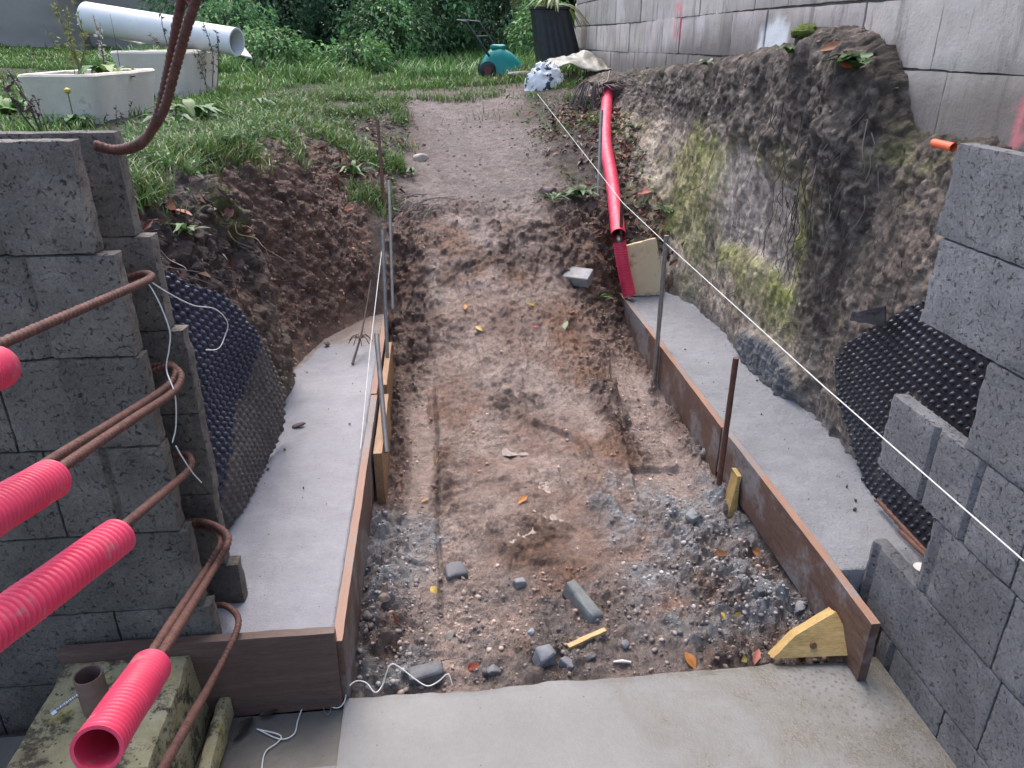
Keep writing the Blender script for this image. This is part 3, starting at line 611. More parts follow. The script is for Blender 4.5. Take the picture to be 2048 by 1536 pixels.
def strip(name, label, left, right, y0, y1, z0, ztop, seed, rough_l, rough_r):
    ny = int((y1-y0)/.012); nx = 30; Yv = np.linspace(y0, y1, ny); V = np.zeros((ny, nx, 3))
    xl = np.array([left(t) for t in Yv]); xr = np.array([right(t) for t in Yv])
    s = np.linspace(0, 1, nx)
    V[:, :, 0] = xl[:, None]*(1-s)+xr[:, None]*s; V[:, :, 1] = Yv[:, None]; V[:, :, 2] = ztop
    q = V.reshape(-1, 3); sx = np.tile(s, ny)
    h = .004*fbm(q*3, 3, seed)+.0035*fbm(q*22, 4, seed+3)+.002*fbm(q*70, 2, seed+5)
    el = np.clip(1-sx/.22, 0, 1)*rough_l; er = np.clip(1-(1-sx)/.22, 0, 1)*rough_r
    h += rough_r*.004*(ridged(q*55, 3, seed+9)-.5)+(el+er)*(.02*np.maximum(ridged(q*26, 3, seed+7)-.45, -.1)+.012)
    q = q.copy(); q[:, 2] += h
    top = np.arange(ny*nx).reshape(ny, nx); Fq = [[top[i, j], top[i, j+1], top[i+1, j+1], top[i+1, j]] for i in range(ny-1) for j in range(nx-1)]
    rim = list(top[0]) + list(top[1:, -1]) + list(top[-1, -2::-1]) + list(top[-2:0:-1, 0])
    B = q[rim].copy(); B[:, 2] = z0; o = len(q); m = len(rim)
    Fq += [[rim[(k+1) % m], rim[k], o+k, o+(k+1) % m] for k in range(m)]
    if rough_l: dt = .62*np.clip(1-sx/.16, 0, 1)*sst(2.3, 2.8, q[:, 1])+.75*sst(3.0, 3.6, q[:, 1]+.1*fbm(q*6, 3, seed+11))
    else: dt = .55*np.clip(1-(1-sx)/.12, 0, 1)+.5*np.clip(1-sx/.05, 0, 1)*0
    return mesh(name, np.vstack([q, B]), Fq, M_FOOT if rough_l else M_FOOTR, sharp=None, attrs={'dirt': np.r_[dt, np.zeros(len(B))]})
lf = strip('concrete_footing', '', lambda t: np.interp(t, [1.42, 2.2, 3.0, 3.4, 3.75, 3.92], [-.62, -.66, -.66, -.60, -.46, -.33]), lambda t: -.291, 1.422, 3.92, .0, .183, 401, .5, .0)
tag(lf, 'smooth wet concrete strip on the left between the dirt bank and boards', 'footing', 'freshly poured concrete footings')
rf = strip('concrete_footing', '', lambda t: 1.0565+max(0, t-3.98)*.4, lambda t: np.interp(t, [1.2, 3.6, 3.85, 4.02, 4.1], [1.44, 1.44, 1.38, 1.26, 1.16]), 1.552, 4.1, .0, .181, 421, .0, 1.0)
tag(rf, 'rough pale concrete strip on the right curving round at its far end', 'footing', 'freshly poured concrete footings')

# ================================================================== BLOCK WALLS
def block(mb, ax, a0, a1, t0, t1, z0, z1, seed, grooves=(), chip=.0, chip_end=0, res=.011, tint=1.0):
    """one face shell of a block; ax 'x' runs along X (thickness t in Y), 'y' runs along Y (thickness t in X)"""
    g = .0013
    V, F = boxgrid(a0+g, a1-g, t0, t1, z0+g, z1-g, res)
    Q = V.copy(); h = np.array([a1-a0, t1-t0, z1-z0])/2; c = np.array([(a0+a1)/2, (t0+t1)/2, (z0+z1)/2])
    V = rough_box(.0013, 45, seed, .005)(V)
    for gx in grooves:
        w = np.clip(1-np.abs(Q[:, 0]-gx)/.011, 0, 1)
        V[:, 1] += np.where(Q[:, 1] < t0+1e-6, np.minimum(w*1.6, 1)*.010, 0)
    if chip:
        e = np.clip(1-np.abs(Q[:, 0]-chip_end)/.045, 0, 1)
        n = np.maximum(fbm(Q*np.array([24, 24, 22]), 4, seed+5), 0)+.6*np.maximum(fbm(Q*60, 2, seed+8), 0)
        V[:, 0] += np.sign(c[0]-chip_end)*e*n*chip
    if ax == 'y': V = V[:, [1, 0, 2]]; F = [f[::-1] for f in F]
    mb.add(V, F, np.array([tint, tint, tint])*np.array([1.0, .99, .985]))
zl = [-.09, .10, .305, .516, .731, .933, 1.139, 1.343]
lw = thing('block_wall', 'dark hollow block wall on the left with rusty bars looping out of its end', 'wall', (-1.6, 1.53, -.1), 'hollow concrete block walls')
f_, r_ = MB(), MB()
ends = [-.548, -.556, -.572, -.585, -.588, -.594, -.625]
joints = [(-1.10, -1.62), (-.775, -1.30), (-1.02, -1.55), (-.79, -1.31, -1.8), (-.87, -1.38), (-1.10, -1.65), (-1.12, -1.6)]
tints = [.62, .68, .72, .8, 1.0, 1.06, 1.0]  # bottom course up: shade towards the wall foot is put into the block colour
for i in range(7):
    xs = [ends[i]] + list(joints[i]) + [-2.4]
    if i == 3: xs = [ends[i], -.825, -1.33, -1.85, -2.4]
    for k in range(len(xs)-1):
        w = xs[k]-xs[k+1]; gr = [xs[k+1]+w*.34, xs[k+1]+w*.67] if w > .35 else [xs[k+1]+w*.5]
        if i in (0, 1, 2): gr = []
        t = tints[i]*random.uniform(.82, 1.15)*np.array([1, 1, 1]) if i != 3 or k == 0 else .75
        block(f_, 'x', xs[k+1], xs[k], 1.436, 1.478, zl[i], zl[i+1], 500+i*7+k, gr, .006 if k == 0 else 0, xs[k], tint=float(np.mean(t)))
    e2 = ends[i]+random.uniform(.015, .04)
    for k, (a, b2) in enumerate(((-1.0, e2), (-1.5, -1.0), (-2.0, -1.5), (-2.4, -2.0))):
        block(r_, 'x', a, b2, 1.588, 1.63, zl[i]-.004, zl[i+1]-.002, 560+i*7+k, (), .006 if k == 0 else 0, b2, tint=tints[i]*.85)
def wall_part(mb, name, par, mat):
    V = np.vstack(mb.V); C = np.vstack(mb.C)
    return mesh(name, V, mb.F, mat, par, attrs={'tint': C})
wall_part(f_, 'front_shell', lw, M_BLOCK_L); wall_part(r_, 'rear_shell', lw, M_BLOCK_L)
# right wall, toothed end
zr = [-.13, .09, .292, .49, .695, .90, 1.10, 1.302]
rw = thing('block_wall', 'clean grey block wall on the right with a toothed unfinished end', 'wall', (1.23, .6, -.13), 'hollow concrete block walls')
f_, r_ = MB(), MB()
endr = [1.425, 1.545, 1.35, 1.60, 1.324, 1.565, 1.58]
for i in range(7):
    ys_ = [endr[i]]
    step = .5 if i % 2 == 0 else .5
    first = .5 if i in (1, 3, 5, 6) else .27
    ys_.append(endr[i]-first)
    while ys_[-1] > -.4: ys_.append(ys_[-1]-.5)
    for k in range(len(ys_)-1):
        w = ys_[k]-ys_[k+1]
        gr = ()
        if i in (0, 1, 2): gr = (ys_[k]-(.03 if i else .06),) if k == 0 else ()
        if i == 3 and k == 0: gr = (ys_[k]-.19, ys_[k]-.345)
        if i == 2 and k == 1: gr = (ys_[k]-.1,)
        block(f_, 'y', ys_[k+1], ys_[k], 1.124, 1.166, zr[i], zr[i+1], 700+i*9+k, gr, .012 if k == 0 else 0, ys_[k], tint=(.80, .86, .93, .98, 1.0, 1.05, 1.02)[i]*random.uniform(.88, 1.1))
    e2 = endr[i]-.005 if i not in (3, 4) else (1.46 if i == 3 else 1.50)
    block(r_, 'y', e2-.5, e2, 1.285, 1.325, zr[i], zr[i+1]-.003, 760+i, (), .02, e2, tint=.9)
    block(r_, 'y', -.4, e2-.5, 1.285, 1.325, zr[i], zr[i+1]-.003, 780+i, (), 0, e2, tint=.9, res=.03)
    for yy in (endr[i]-.30, endr[i]-.62):                 # webs joining the two shells
        block(r_, 'y', yy-.035, yy, 1.167, 1.284, zr[i]+.02, zr[i+1]-(.05 if i != 3 else .1), 800+i, (), 0, 0, tint=.85, res=.02)
wall_part(f_, 'front_shell', rw, M_BLOCK_R); wall_part(r_, 'rear_shell', rw, M_BLOCK_R)

# old boundary wall above the right bank: big weathered blocks laid in courses
def tan_mat():
    t = NT('weathered_block'); c = t.ramp(t.noise(2.4, 6, .65), [(.28, (.34, .30, .275)), (.5, (.46, .415, .385)), (.72, (.56, .525, .50))])
    c = t.mixc(1.0, c, t.attr('tint'), 'MULTIPLY')
    st = t.noise(3.2, 6, .72, t.vec((5, 5, .8)), dist=.3)
    c = t.mixc(t.ramp(st, [(.52, 0.0), (.66, .65)]), c, (.15, .13, .115))
    c = t.mixc(t.ramp(t.noise(28, 5, .75), [(.62, 0.0), (.72, .5)]), c, (.14, .12, .11))
    c = t.mixc(t.attr('lime', 2), c, (.72, .72, .72)); c = t.mixc(t.attr('damp', 2), c, (.11, .09, .078)); c = t.mixc(t.attr('pink', 2), c, (.72, .2, .22))
    n = t.bump(t.noise(70, 6, .75), .5, .006); n = t.bump(t.noise(9, 4, .6), .4, .015, n)
    return t.out(c, (.8, .8, .8), n)
M_TAN = tan_mat()
tw = MB(); XW = 1.6; lz = [1.0, 1.205, 1.418, 1.632, 1.845, 2.06, 2.27, 2.48]; tl = []
for i in range(7):
    yy = -.5 - .23*(i % 2) - .1*i
    while yy < 8.85:
        L = random.choice((.44, .46, .5, .38)); y1 = min(yy+L, 8.95)
        V, F = boxgrid(yy+.0015, y1-.0015, XW, XW+.2, lz[i]+.0015, lz[i+1]-.0015, .026, rough_box(.003, 14, 900+i*31+int(yy*10), .008))
        V[:, 1] += .008*(random.random()-.5)
        V[:, 2] += .006*np.sin(V[:, 0]*1.3+i)
        V = V[:, [1, 0, 2]]; F = [f[::-1] for f in F]
        k = random.uniform(.82, 1.12); tw.add(V, F, np.array([k, k*random.uniform(.96, 1.0), k*random.uniform(.93, 1.0)])); yy = y1
V = np.vstack(tw.V)
# flat mortar core just behind the faces
n0 = len(V)
def rbw(V, c, ry, rz): return np.exp(-(((V[:, 1]-c[1])/ry)**2+((V[:, 2]-c[2])/rz)**2))
l0 = at(1545, 75, X=XW); l1 = at(1530, 110, X=XW)
lime = np.maximum(rbw(V, l0, .17, .09), rbw(V, l1, .14, .10)); lime = sst(.3, .7, lime+.5*fbm(V*np.array([1, 26, 4]), 3, 951))
damp = np.clip(sst(1.50, 1.30, V[:, 2]+.10*fbm(V*np.array([1, 6, 2]), 4, 955)+.14*sst(2.6, 3.0, V[:, 1])*sst(6, 4.5, V[:, 1])*-1)*.75, 0, 1)
damp = np.maximum(damp, sst(.2, .9, rbw(V, at(1760, 150, X=XW), .16, .14)+.2*fbm(V*8, 3, 957))*.7)*(1-lime)
def stroke(a, b, w):
    a, b = a[1:], b[1:]; pq = V[:, 1:]; t = np.clip(((pq-a)@(b-a))/((b-a)@(b-a)), 0, 1); dd = np.linalg.norm(pq-(a+t[:, None]*(b-a)), axis=1)
    return sst(w, w*.4, dd+.006*fbm(V*30, 2, 961))
pink = np.zeros(len(V))
for a, b2, w in (((1352, 12), (1350, 68), .028), ((1362, 40), (1358, 75), .024), ((1364, 14), (1362, 40), .03), ((1353, 14), (1364, 12), .022), ((2046, 205), (2028, 285), .022), ((2030, 250), (2046, 284), .02)):
    pink = np.maximum(pink, stroke(at(*a, X=XW), at(*b2, X=XW), w)*.75)
ow = mesh('stone_wall', V, tw.F, M_TAN, attrs={'tint': np.vstack(tw.C), 'lime': lime, 'damp': damp, 'pink': pink})
tag(ow, 'old weathered tan block wall along the top of the right bank', 'wall')
ms = boxgrid(XW+.013, XW+.19, -.9, 8.94, .9, 2.47, .2, None)
core = mesh('mortar', *ms, simple('mortar', (.09, .08, .07), (.15, .13, .115), 10, (.8, .95), ((60, .6, .005),)), ow)

# far garden wall behind the lawn on the left
fw1 = mesh('garden_wall', *boxgrid(-13, -2.6, 13.2, 13.4, 1.0, 3.4, .12, rough_box(.01, 2, 971)), simple('render_wall', (.25, .215, .185), (.36, .32, .28), 1.2, (.7, .9), ((40, .3, .006),), stretch=(1, 1, 2)))
tag(fw1, 'plain beige rendered wall closing the lawn behind the trough planters', 'wall')
pa, pb = at(128, 70, Y=12.6), at(165, 68, Y=12.6)
mb = MB(); mb.add(*boxgrid(pa[0], pb[0], 12.6, 12.9, 1.3, 3.2, .05, rough_box(.012, 8, 975, .04)))
mesh_o = mb.build('wall_post', simple('post_wall', (.17, .14, .115), (.26, .22, .185), 4, (.7, .9), ((50, .5, .006),)))
tag(mesh_o, 'mottled upright concrete post standing in front of the far wall', 'post')

# ================================================================== FORM BOARDS AND TIMBER
def plank(name, x0, x1, y0, y1, z0, z1, mat, seed, label, cat='board', group=None, bend=0, res=.03, parent=None, top=None):
    def f(V):
        V = rough_box(.0015, 9, seed, .006)(V)
        if bend: V[:, 0] += bend*np.sin((V[:, 1]-y0)/(y1-y0)*np.pi)
        return V
    o = mesh(name, *boxgrid(x0, x1, y0, y1, z0, z1, res if (x1-x0) > res*.9 or (y1-y0) > .3 else res, f), mat, parent)
    if label: tag(o, label, cat, group)
    return o
GB = 'boards holding the wet concrete'
def board_mud(name, c1, c2, cx):
    """board wet brown, with grey concrete smeared along part of it"""
    t = NT(name); v = t.vec((14, 1.2, 14)); g = t.noise(3.5, 6, .65, v, dist=.6)
    c = t.ramp(g, [(.3, c1), (.68, c2)]); g2 = t.noise(26, 4, .7, v)
    c = t.mixc(t.ramp(g2, [(.38, .6), (.55, 0.0)]), c, t.mixc(1.0, c, (.5, .47, .45), 'MULTIPLY'))
    nrm = t.new('ShaderNodeNewGeometry').outputs['Normal']; sx = t.new('ShaderNodeSeparateXYZ'); t.link(nrm, sx.inputs[0])
    c = t.mixc(t.ramp(sx.outputs[2], [(.6, 0.0), (.8, 1.0)]), c, t.ramp(g, [(.3, (.22, .115, .075)), (.7, (.33, .18, .12))]))
    m = t.ramp(t.noise(3.0, 5, .7), [(.50, 0.0), (.58, 1.0)]); m = t.math('MULTIPLY', m, t.ramp(t.noise(30, 4, .8), [(.35, 0.0), (.5, .9)]))
    c = t.mixc(m, c, (.2, .19, .19))
    return t.out(c, t.ramp(g, [(.3, .4), (.7, .65)]), t.bump(t.noise(60, 5, .75), .4, .004, t.bump(g2, .3, .002)))
M_FB = board_mud('form_board_wet', (.095, .052, .04), (.16, .095, .072), 0)
plank('form_board', -.290, -.263, 1.413, 2.80, -.02, .192, M_FB, 1001, 'near form board along the left footing with its end at the slab', group=GB)
plank('form_board', -.293, -.266, 2.804, 4.02, -.03, .194, M_FB, 1003, 'far form board along the left footing behind the leaning steel stake', group=GB)
plank('form_board', -.9, -.277, 1.397, 1.424, -.012, .232, M_FORMX, 1005, 'dark brown board closing the near end of the left footing', group=GB)
plank('form_board', 1.026, 1.053, 1.335, 2.37, .006, .194, M_FB, 1007, 'near form board along the right footing with its sawn end on the slab', group=GB, bend=.004)
plank('form_board', 1.024, 1.051, 2.375, 4.06, -.04, .193, M_FB, 1009, 'far form board along the right footing ending at the red pipe', group=GB, bend=.004)
GP = 'loose wood pieces bracing the form boards'
plank('timber_brace', -.256, -.222, 2.36, 2.86, -.05, .165, M_RAW, 1011, 'orange brown timber strip doubled against the left form board', 'timber', GP)
plank('timber_brace', -.2595, -.232, 2.92, 3.42, -.04, .178, M_RAW, 1013, 'splintered pale timber behind the leaning stake, further up the trench', 'timber', GP)
# wedge at the rusty stake on the right
V, F = boxgrid(.985, 1.022, 2.14, 2.20, -.04, .12, .012, rough_box(.0015, 20, 1015, .005)); V[:, 0] += np.where(V[:, 0] < 1, (V[:, 2]+.04)*.18, 0); V[:, 1] += (V[:, 2]-.03)*.12
tag(mesh('wood_wedge', V, F, M_RAWX), 'small pale wedge driven between rusty stake and right form board', 'wedge')
# yellow chock in the corner by the slab: a thick tapered offcut lying tilted
c0, c1, c2, c4 = at(1543, 1318, Z=.02), at(1725, 1312, Z=.035), at(1672, 1222, Z=.125), at(1590, 1272, Z=.075)
def quadprism(a, b, c, d, th, res=8):
    A = [np.asarray(k, float) for k in (a, b, c, d)]; n = np.cross(A[1]-A[0], A[3]-A[0]); n /= np.linalg.norm(n); V, F = boxgrid(0, 1, 0, 1, 0, 1, 1/res)
    V = rough_box(.012, 7, 1019, .05)(V); s, t, w = V[:, :1], V[:, 1:2], V[:, 2:]
    return (A[0]*(1-s)+A[1]*s)*(1-t)+(A[3]*(1-s)+A[2]*s)*t + n*(w-1)*th, F
V, F = quadprism(c0, c1, c2, c4, .05)
ch = mesh('wood_chock', V, F, M_RAWX); tag(ch, 'yellow offcut of wood wedged between slab edge and right board end', 'chock')
kn = at(1627, 1291, Z=.064)
nk = np.cross(c1-c0, c4-c0); nk /= np.linalg.norm(nk); rk = kn-CP; kn = CP+rk*(((c0-CP)@nk)/(rk@nk)); mesh('knot', *sweep([kn-nk*.004, kn+nk*.0035], [.010, .008], 12), simple('knot_wood', (.09, .04, .02), (.16, .08, .035), 60, (.5, .7), ()), ch)
# plywood square at the far end of the right footing
a, b2, c, d_ = at(1250, 492, Y=3.99), at(1313, 476, Y=4.01), at(1331, 590, Y=3.97), at(1260, 592, Y=3.97)
V, F = quadprism(d_, c, b2, a, .022, 10); pl = mesh('plywood_sheet', V, F, M_PLY); tag(pl, 'stained plywood square closing the far end of the right footing', 'plywood')

# ================================================================== STAKES AND STRINGS
GS = 'steel stakes holding boards and strings'
def stake(a, b, r, mat, label, rib=False):
    P, t = resample([a, b], .004 if rib else .02); rr = r*(1+.10*(np.sin(t*2*np.pi/.009) > .3)) if rib else r*(1+.03*np.sin(t*40))
    return tag(mesh('stake', *sweep(P, rr, 10), mat), label, 'stake', GS)
stake(at(755, 240, Y=4.55), at(770, 425, Y=4.3)-[0, 0, .1], .0095, M_RUST, 'thin rusty stake farthest up the left side, tallest in the photo')
stake(at(778, 361, X=-.235), at(783, 582, X=-.235)-[0, 0, .1], .0085, M_GALV, 'grey stake just right of the left string, behind the far board')
stake(at(765, 460, X=-.245), at(772, 690, X=-.245)-[0, 0, .12], .0085, M_GALV, 'grey stake whose top carries the left string')
stake(at(753, 668, X=-.245), at(771, 876, X=-.212)-[0, 0, .06], .0095, M_GALV, 'short grey stake leaning across the left board joint')
stake(at(1203, 221, Y=4.75), at(1196, 402, Y=4.5), .0105, M_GALV, 'long grey rod leaning beside the smooth red pipe')
stake(at(1244, 394, Y=4.08), at(1239, 580, Y=4.05)-[0, 0, .08], .0095, M_RUST, 'brown stake at the far end of the right board, in front of the red pipe')
stake(at(1333, 471, X=1.012), at(1311, 735, X=1.012)-[0, 0, .06], .0105, M_GALV, 'grey tube stake against the right board, touching the white string')
stake(at(1472, 716, X=.985), at(1441, 944, X=.985)-[0, 0, .05], .010, M_RUST, 'rusty stake with a wood wedge at the middle of the right board')
GT = 'white mason strings'
def string(pts, r, label, sag=0): 
    P, t = resample(pts, .03); return tag(mesh('mason_string', *sweep(P, r, 6), M_STRING), label, 'string', GT)
string([at(1075, 188, Y=6.3), at(1245, 405, Y=3.8), at(1334, 489, X=1.01), at(1650, 775, X=1.03), at(2048, 1122, X=1.055), at(2300, 1342, X=1.06)], .0017, 'taut white string running over the right footing past the membrane')
string([at(768, 462, X=-.25), at(740, 700, X=-.285), at(718, 930, X=-.30), at(690, 1290, X=-.297)], .0017, 'thin white string stretched along the left footing from stake to end board')

# ================================================================== REBAR LOOPS AND RED SLEEVES
def rebar(pts, r, name, label, group, parent=None, n=10):
    P, t = resample(spline(pts, n), .0036)
    rr = r*(1+.2*(np.sin(t*2*np.pi/.0115) > .4))
    o = mesh(name, *sweep(P, rr, 9), M_RUST, parent)
    return o
def hairpin(label, legs):
    """a bent bar: every run of it is one mesh part of the same thing"""
    o = thing('rebar_hairpin', label, 'rebar', legs[0][0], 'rusty bars bent out of the left wall')
    for l in legs: rebar(l, .0068, 'bar', None, None, o)
    return o
def sleeve(a, b, rad, label, pitch=.0085, inner=True):
    a, b = np.asarray(a), np.asarray(b); P, t = resample([a, b], pitch/6)
    ph = (t/pitch) % 1; w = np.where(ph < .58, 1.0, .87)
    w = smooth_ax(np.stack([w, w], 1), 1, 0)[:, 0]
    V, F = sweep(P, rad*w, 28, cap=False); n0 = len(V)
    Vi, Fi = sweep(P[::6], rad*.84, 28, cap=False); Fi = [f[::-1] for f in Fi]; m = len(P[::6])
    F = [list(f) for f in F]+[[k+n0 for k in f] for f in Fi]
    for j in range(28):
        k = (j+1) % 28
        F.append([j, n0+j, n0+k, k][::-1]); o1 = (len(P)-1)*28; o2 = n0+(m-1)*28; F.append([o1+j, o1+k, o2+k, o2+j][::-1])
    V = np.vstack([V, Vi]); V = V+.0012*np.stack([fbm(V*18, 2, 1100+k) for k in range(3)], 1)
    return tag(mesh('red_sleeve', V, F, M_RED), label, 'sleeve', 'ribbed red sleeves on the bar ends')
Yc = 1.53
# upper single bar
hairpin('single rusty bar crossing the block wall to the red sleeve at the photo edge', [[at(240, 560, Y=1.56), at(285, 548, Y=1.545), at(303, 552, Y=1.50), at(292, 562, Y=1.44), at(240, 585, d=1.28), at(100, 645, d=1.08), at(-20, 697, d=.95), at(-90, 728, d=.9)]])
hairpin('pair of rusty bars below it running into the second ribbed sleeve', [
    [at(300, 745, Y=1.56), at(340, 733, Y=1.55), at(362, 752, Y=1.50), at(345, 785, Y=1.42), at(260, 842, d=1.22), at(130, 930, d=1.0), at(20, 1010, d=.86)],
    [at(300, 733, Y=1.575), at(338, 728, Y=1.565), at(352, 745, Y=1.52), at(330, 776, Y=1.45), at(230, 842, d=1.26), at(110, 915, d=1.05), at(10, 985, d=.92)]])
hairpin('thin rusty bar leading into the longest red sleeve', [[at(330, 915, Y=1.565), at(370, 908, Y=1.555), at(383, 925, Y=1.51), at(370, 948, Y=1.45), at(300, 1008, d=1.24), at(230, 1065, d=1.08), at(120, 1150, d=.95)]])
hairpin('pair of bars bent down steeply into the lowest red sleeve', [
    [at(360, 1045, Y=1.56), at(405, 1043, Y=1.55), at(448, 1062, Y=1.48), at(455, 1090, Y=1.43), at(420, 1150, Y=1.36), at(350, 1265, d=1.12), at(290, 1360, d=1.0)],
    [at(360, 1055, Y=1.575), at(405, 1052, Y=1.565), at(436, 1068, Y=1.50), at(440, 1092, Y=1.45), at(405, 1150, Y=1.39), at(332, 1262, d=1.16), at(270, 1360, d=1.03)]])
hairpin('lowest rusty bar slanting down past the stone base, without a sleeve', [[at(420, 1212, Y=1.55), at(452, 1212, Y=1.52), at(476, 1236, Y=1.45), at(468, 1275, Y=1.38), at(425, 1360, Y=1.24), at(380, 1440, d=1.22), at(330, 1530, d=1.08), at(300, 1590, d=1.0)]])
hairpin('pair of bars bent upright above the wall top to a red cap', [
    [at(190, 288, Y=1.54), at(235, 298, Y=1.53), at(285, 280, Y=1.46), at(325, 225, Y=1.36), at(350, 140, d=1.16), at(372, 60, d=1.1), at(398, -20, d=1.05), at(420, -90, d=1.0)],
    [at(190, 294, Y=1.56), at(235, 302, Y=1.55), at(280, 290, Y=1.48), at(312, 240, Y=1.38), at(334, 150, d=1.2), at(350, 70, d=1.14), at(364, -10, d=1.09), at(374, -90, d=1.05)]])
sleeve(at(193, 1500, d=.80), at(303, 1333, d=1.0), .0268, 'lowest red sleeve, its open mouth pointing at the viewer')
sleeve(at(-60, 1290, d=.80), at(236, 1073, d=1.04), .0268, 'longest red sleeve, second lowest of the stack')
sleeve(at(-60, 1052, d=.80), at(100, 960, d=.97), .0268, 'thick red sleeve on the pair of bars, cut by the photo edge')
sleeve(at(-90, 770, d=.80), at(-4, 733, d=.92), .0268, 'uppermost ribbed sleeve, only its end showing at the photo edge')
cp = at(386, 4, d=1.08); V, F = sweep([cp+[0, 0, .12], cp+[0, 0, .012], cp+[0, 0, .004], cp], [.021, .021, .017, .004], 18)
tag(mesh('bar_stopper', V, F, M_RED), 'round red cap holding the two upright bars', 'cap')
GW = 'loose binding wire ends on the bars'
def wire(pts, r, label, cat='wire', mat=None):
    P, t = resample(spline(pts, 8), .006); return tag(mesh('binding_wire', *sweep(P, r, 6), mat or M_STRING), label, cat, GW)
wire([at(292, 556, Y=1.48), at(330, 582, Y=1.52), at(385, 610, Y=1.60), at(430, 618, Y=1.66), at(455, 645, Y=1.70), at(450, 672, Y=1.70), at(437, 697, Y=1.68), at(412, 700, Y=1.68)], .0013, 'white wire curling from the upper bar out over the blue membrane')
wire([at(292, 560, Y=1.47), at(308, 585, Y=1.46), at(325, 620, Y=1.46), at(340, 665, Y=1.46), at(338, 700, Y=1.46), at(333, 740, Y=1.46), at(350, 790, Y=1.42), at(352, 850, Y=1.43), at(345, 885, Y=1.43)], .0013, 'white wire hanging down the end of the left wall')
wire([at(352, 892, Y=1.43), at(365, 915, Y=1.44), at(385, 945, Y=1.47), at(403, 965, Y=1.5)], .0013, 'short straight wire end hanging by the thin bar')
g1 = .006
wire([at(905, 1370, Z=g1), at(896, 1348, Z=.03), at(878, 1362, Z=g1+.004), at(855, 1372, Z=g1), at(830, 1358, Z=.02), at(800, 1335, Z=.045), at(780, 1330, Z=.055), at(765, 1370, Z=g1), at(750, 1385, Z=g1), at(733, 1366, Z=.02), at(712, 1362, Z=.025), at(695, 1378, Z=.02), at(688, 1405, Z=.006), at(672, 1416, Z=-.006), at(640, 1404, Z=-.004), at(610, 1410, Z=-.006), at(596, 1440, Z=-.006), at(588, 1468, Z=-.006), at(560, 1478, Z=-.006), at(514, 1458, Z=-.006)], .0016, 'pale cord meandering along the slab edge to the notch')
wire([at(514, 1458, Z=-.004), at(560, 1470, Z=-.004), at(555, 1485, Z=-.006), at(530, 1505, Z=-.006), at(522, 1550, Z=-.006)], .0016, 'pale cord end lying on the damp floor beside the stone base')
tg = at(655, 1420, Z=-.004); wire([at(650, 1405, Z=0), at(648, 1420, Z=-.005), at(655, 1430, Z=-.006), at(662, 1418, Z=-.005), at(660, 1402, Z=0)], .001, 'small bent nail wire at the foot of the end board', mat=M_GALV)

# ================================================================== PLANT HELPERS
def blades(P, h, w, col, lean=.5, seg=3, ang=None):
    """grass blades: tapering bent strips, arrays of n"""
    n = len(P); w = np.broadcast_to(w, (n,)); a = rng.random(n)*2*np.pi if ang is None else ang
    dx = np.stack([np.cos(a), np.sin(a), np.zeros(n)], 1); sd = np.stack([-np.sin(a), np.cos(a), np.zeros(n)], 1)
    ln = lean*(.3+rng.random(n)*1.2); V = []; C = []
    for k in range(seg+1):
        t = k/seg; c = P + dx*(h*ln*t*t)[:, None] + np.array([0, 0, 1])*(h*(t-.35*ln*t*t))[:, None]
        ww = (w*(1-t)**.7 if k < seg else w*.06)
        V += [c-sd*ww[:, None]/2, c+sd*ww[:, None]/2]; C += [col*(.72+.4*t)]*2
    m = 2*(seg+1); V = np.stack(V, 1).reshape(-1, 3); C = np.stack(C, 1).reshape(-1, 3)
    b = np.arange(n)[:, None]*m; F = np.concatenate([np.stack([b[:, 0]+2*k, b[:, 0]+2*k+1, b[:, 0]+2*k+3, b[:, 0]+2*k+2], 1) for k in range(seg)])
    return V, F, C
def leaves(P, D, Nn, L, Wd, col, fold=.25, curl=.2):
    """pointed leaves folded along the midrib: stalk P, direction D, up Nn; 6 verts / 4 quads-as-2"""
    n = len(P); D = D/np.linalg.norm(D, axis=1)[:, None]; Sd = np.cross(D, Nn); Sd /= np.linalg.norm(Sd, axis=1)[:, None]+1e-9; U = np.cross(Sd, D)
    L = np.broadcast_to(L, (n,))[:, None]; Wd = np.broadcast_to(Wd, (n,))[:, None]
    a = P; m1 = P+D*L*.42-U*L*curl*.1; tip = P+D*L-U*L*curl
    l = P+D*L*.42-Sd*Wd/2+U*Wd*fold; r = P+D*L*.42+Sd*Wd/2+U*Wd*fold
    V = np.stack([a, l, m1, r, tip], 1).reshape(-1, 3); b = np.arange(n)[:, None]*5
    F = np.concatenate([b+np.array([0, 2, 1]), b+np.array([0, 3, 2]), b+np.array([1, 2, 4]), b+np.array([2, 3, 4])])
    return V, F, np.repeat(col, 5, 0)
def vcol(base, n, v=.25, hue=.12):
    c = np.asarray(base)*(1+v*(rng.random((n, 1))*2-1)); return np.clip(c*(1+hue*(rng.random((n, 3))*2-1)), .005, .9)
def rdir(n, up=0.0):
    v = rng.normal(size=(n, 3)); v[:, 2] += up; return v/np.linalg.norm(v, axis=1)[:, None]
GREEN, LIME, OLIVE, STRAW = (.05, .115, .022), (.10, .20, .035), (.075, .095, .025), (.32, .25, .12)

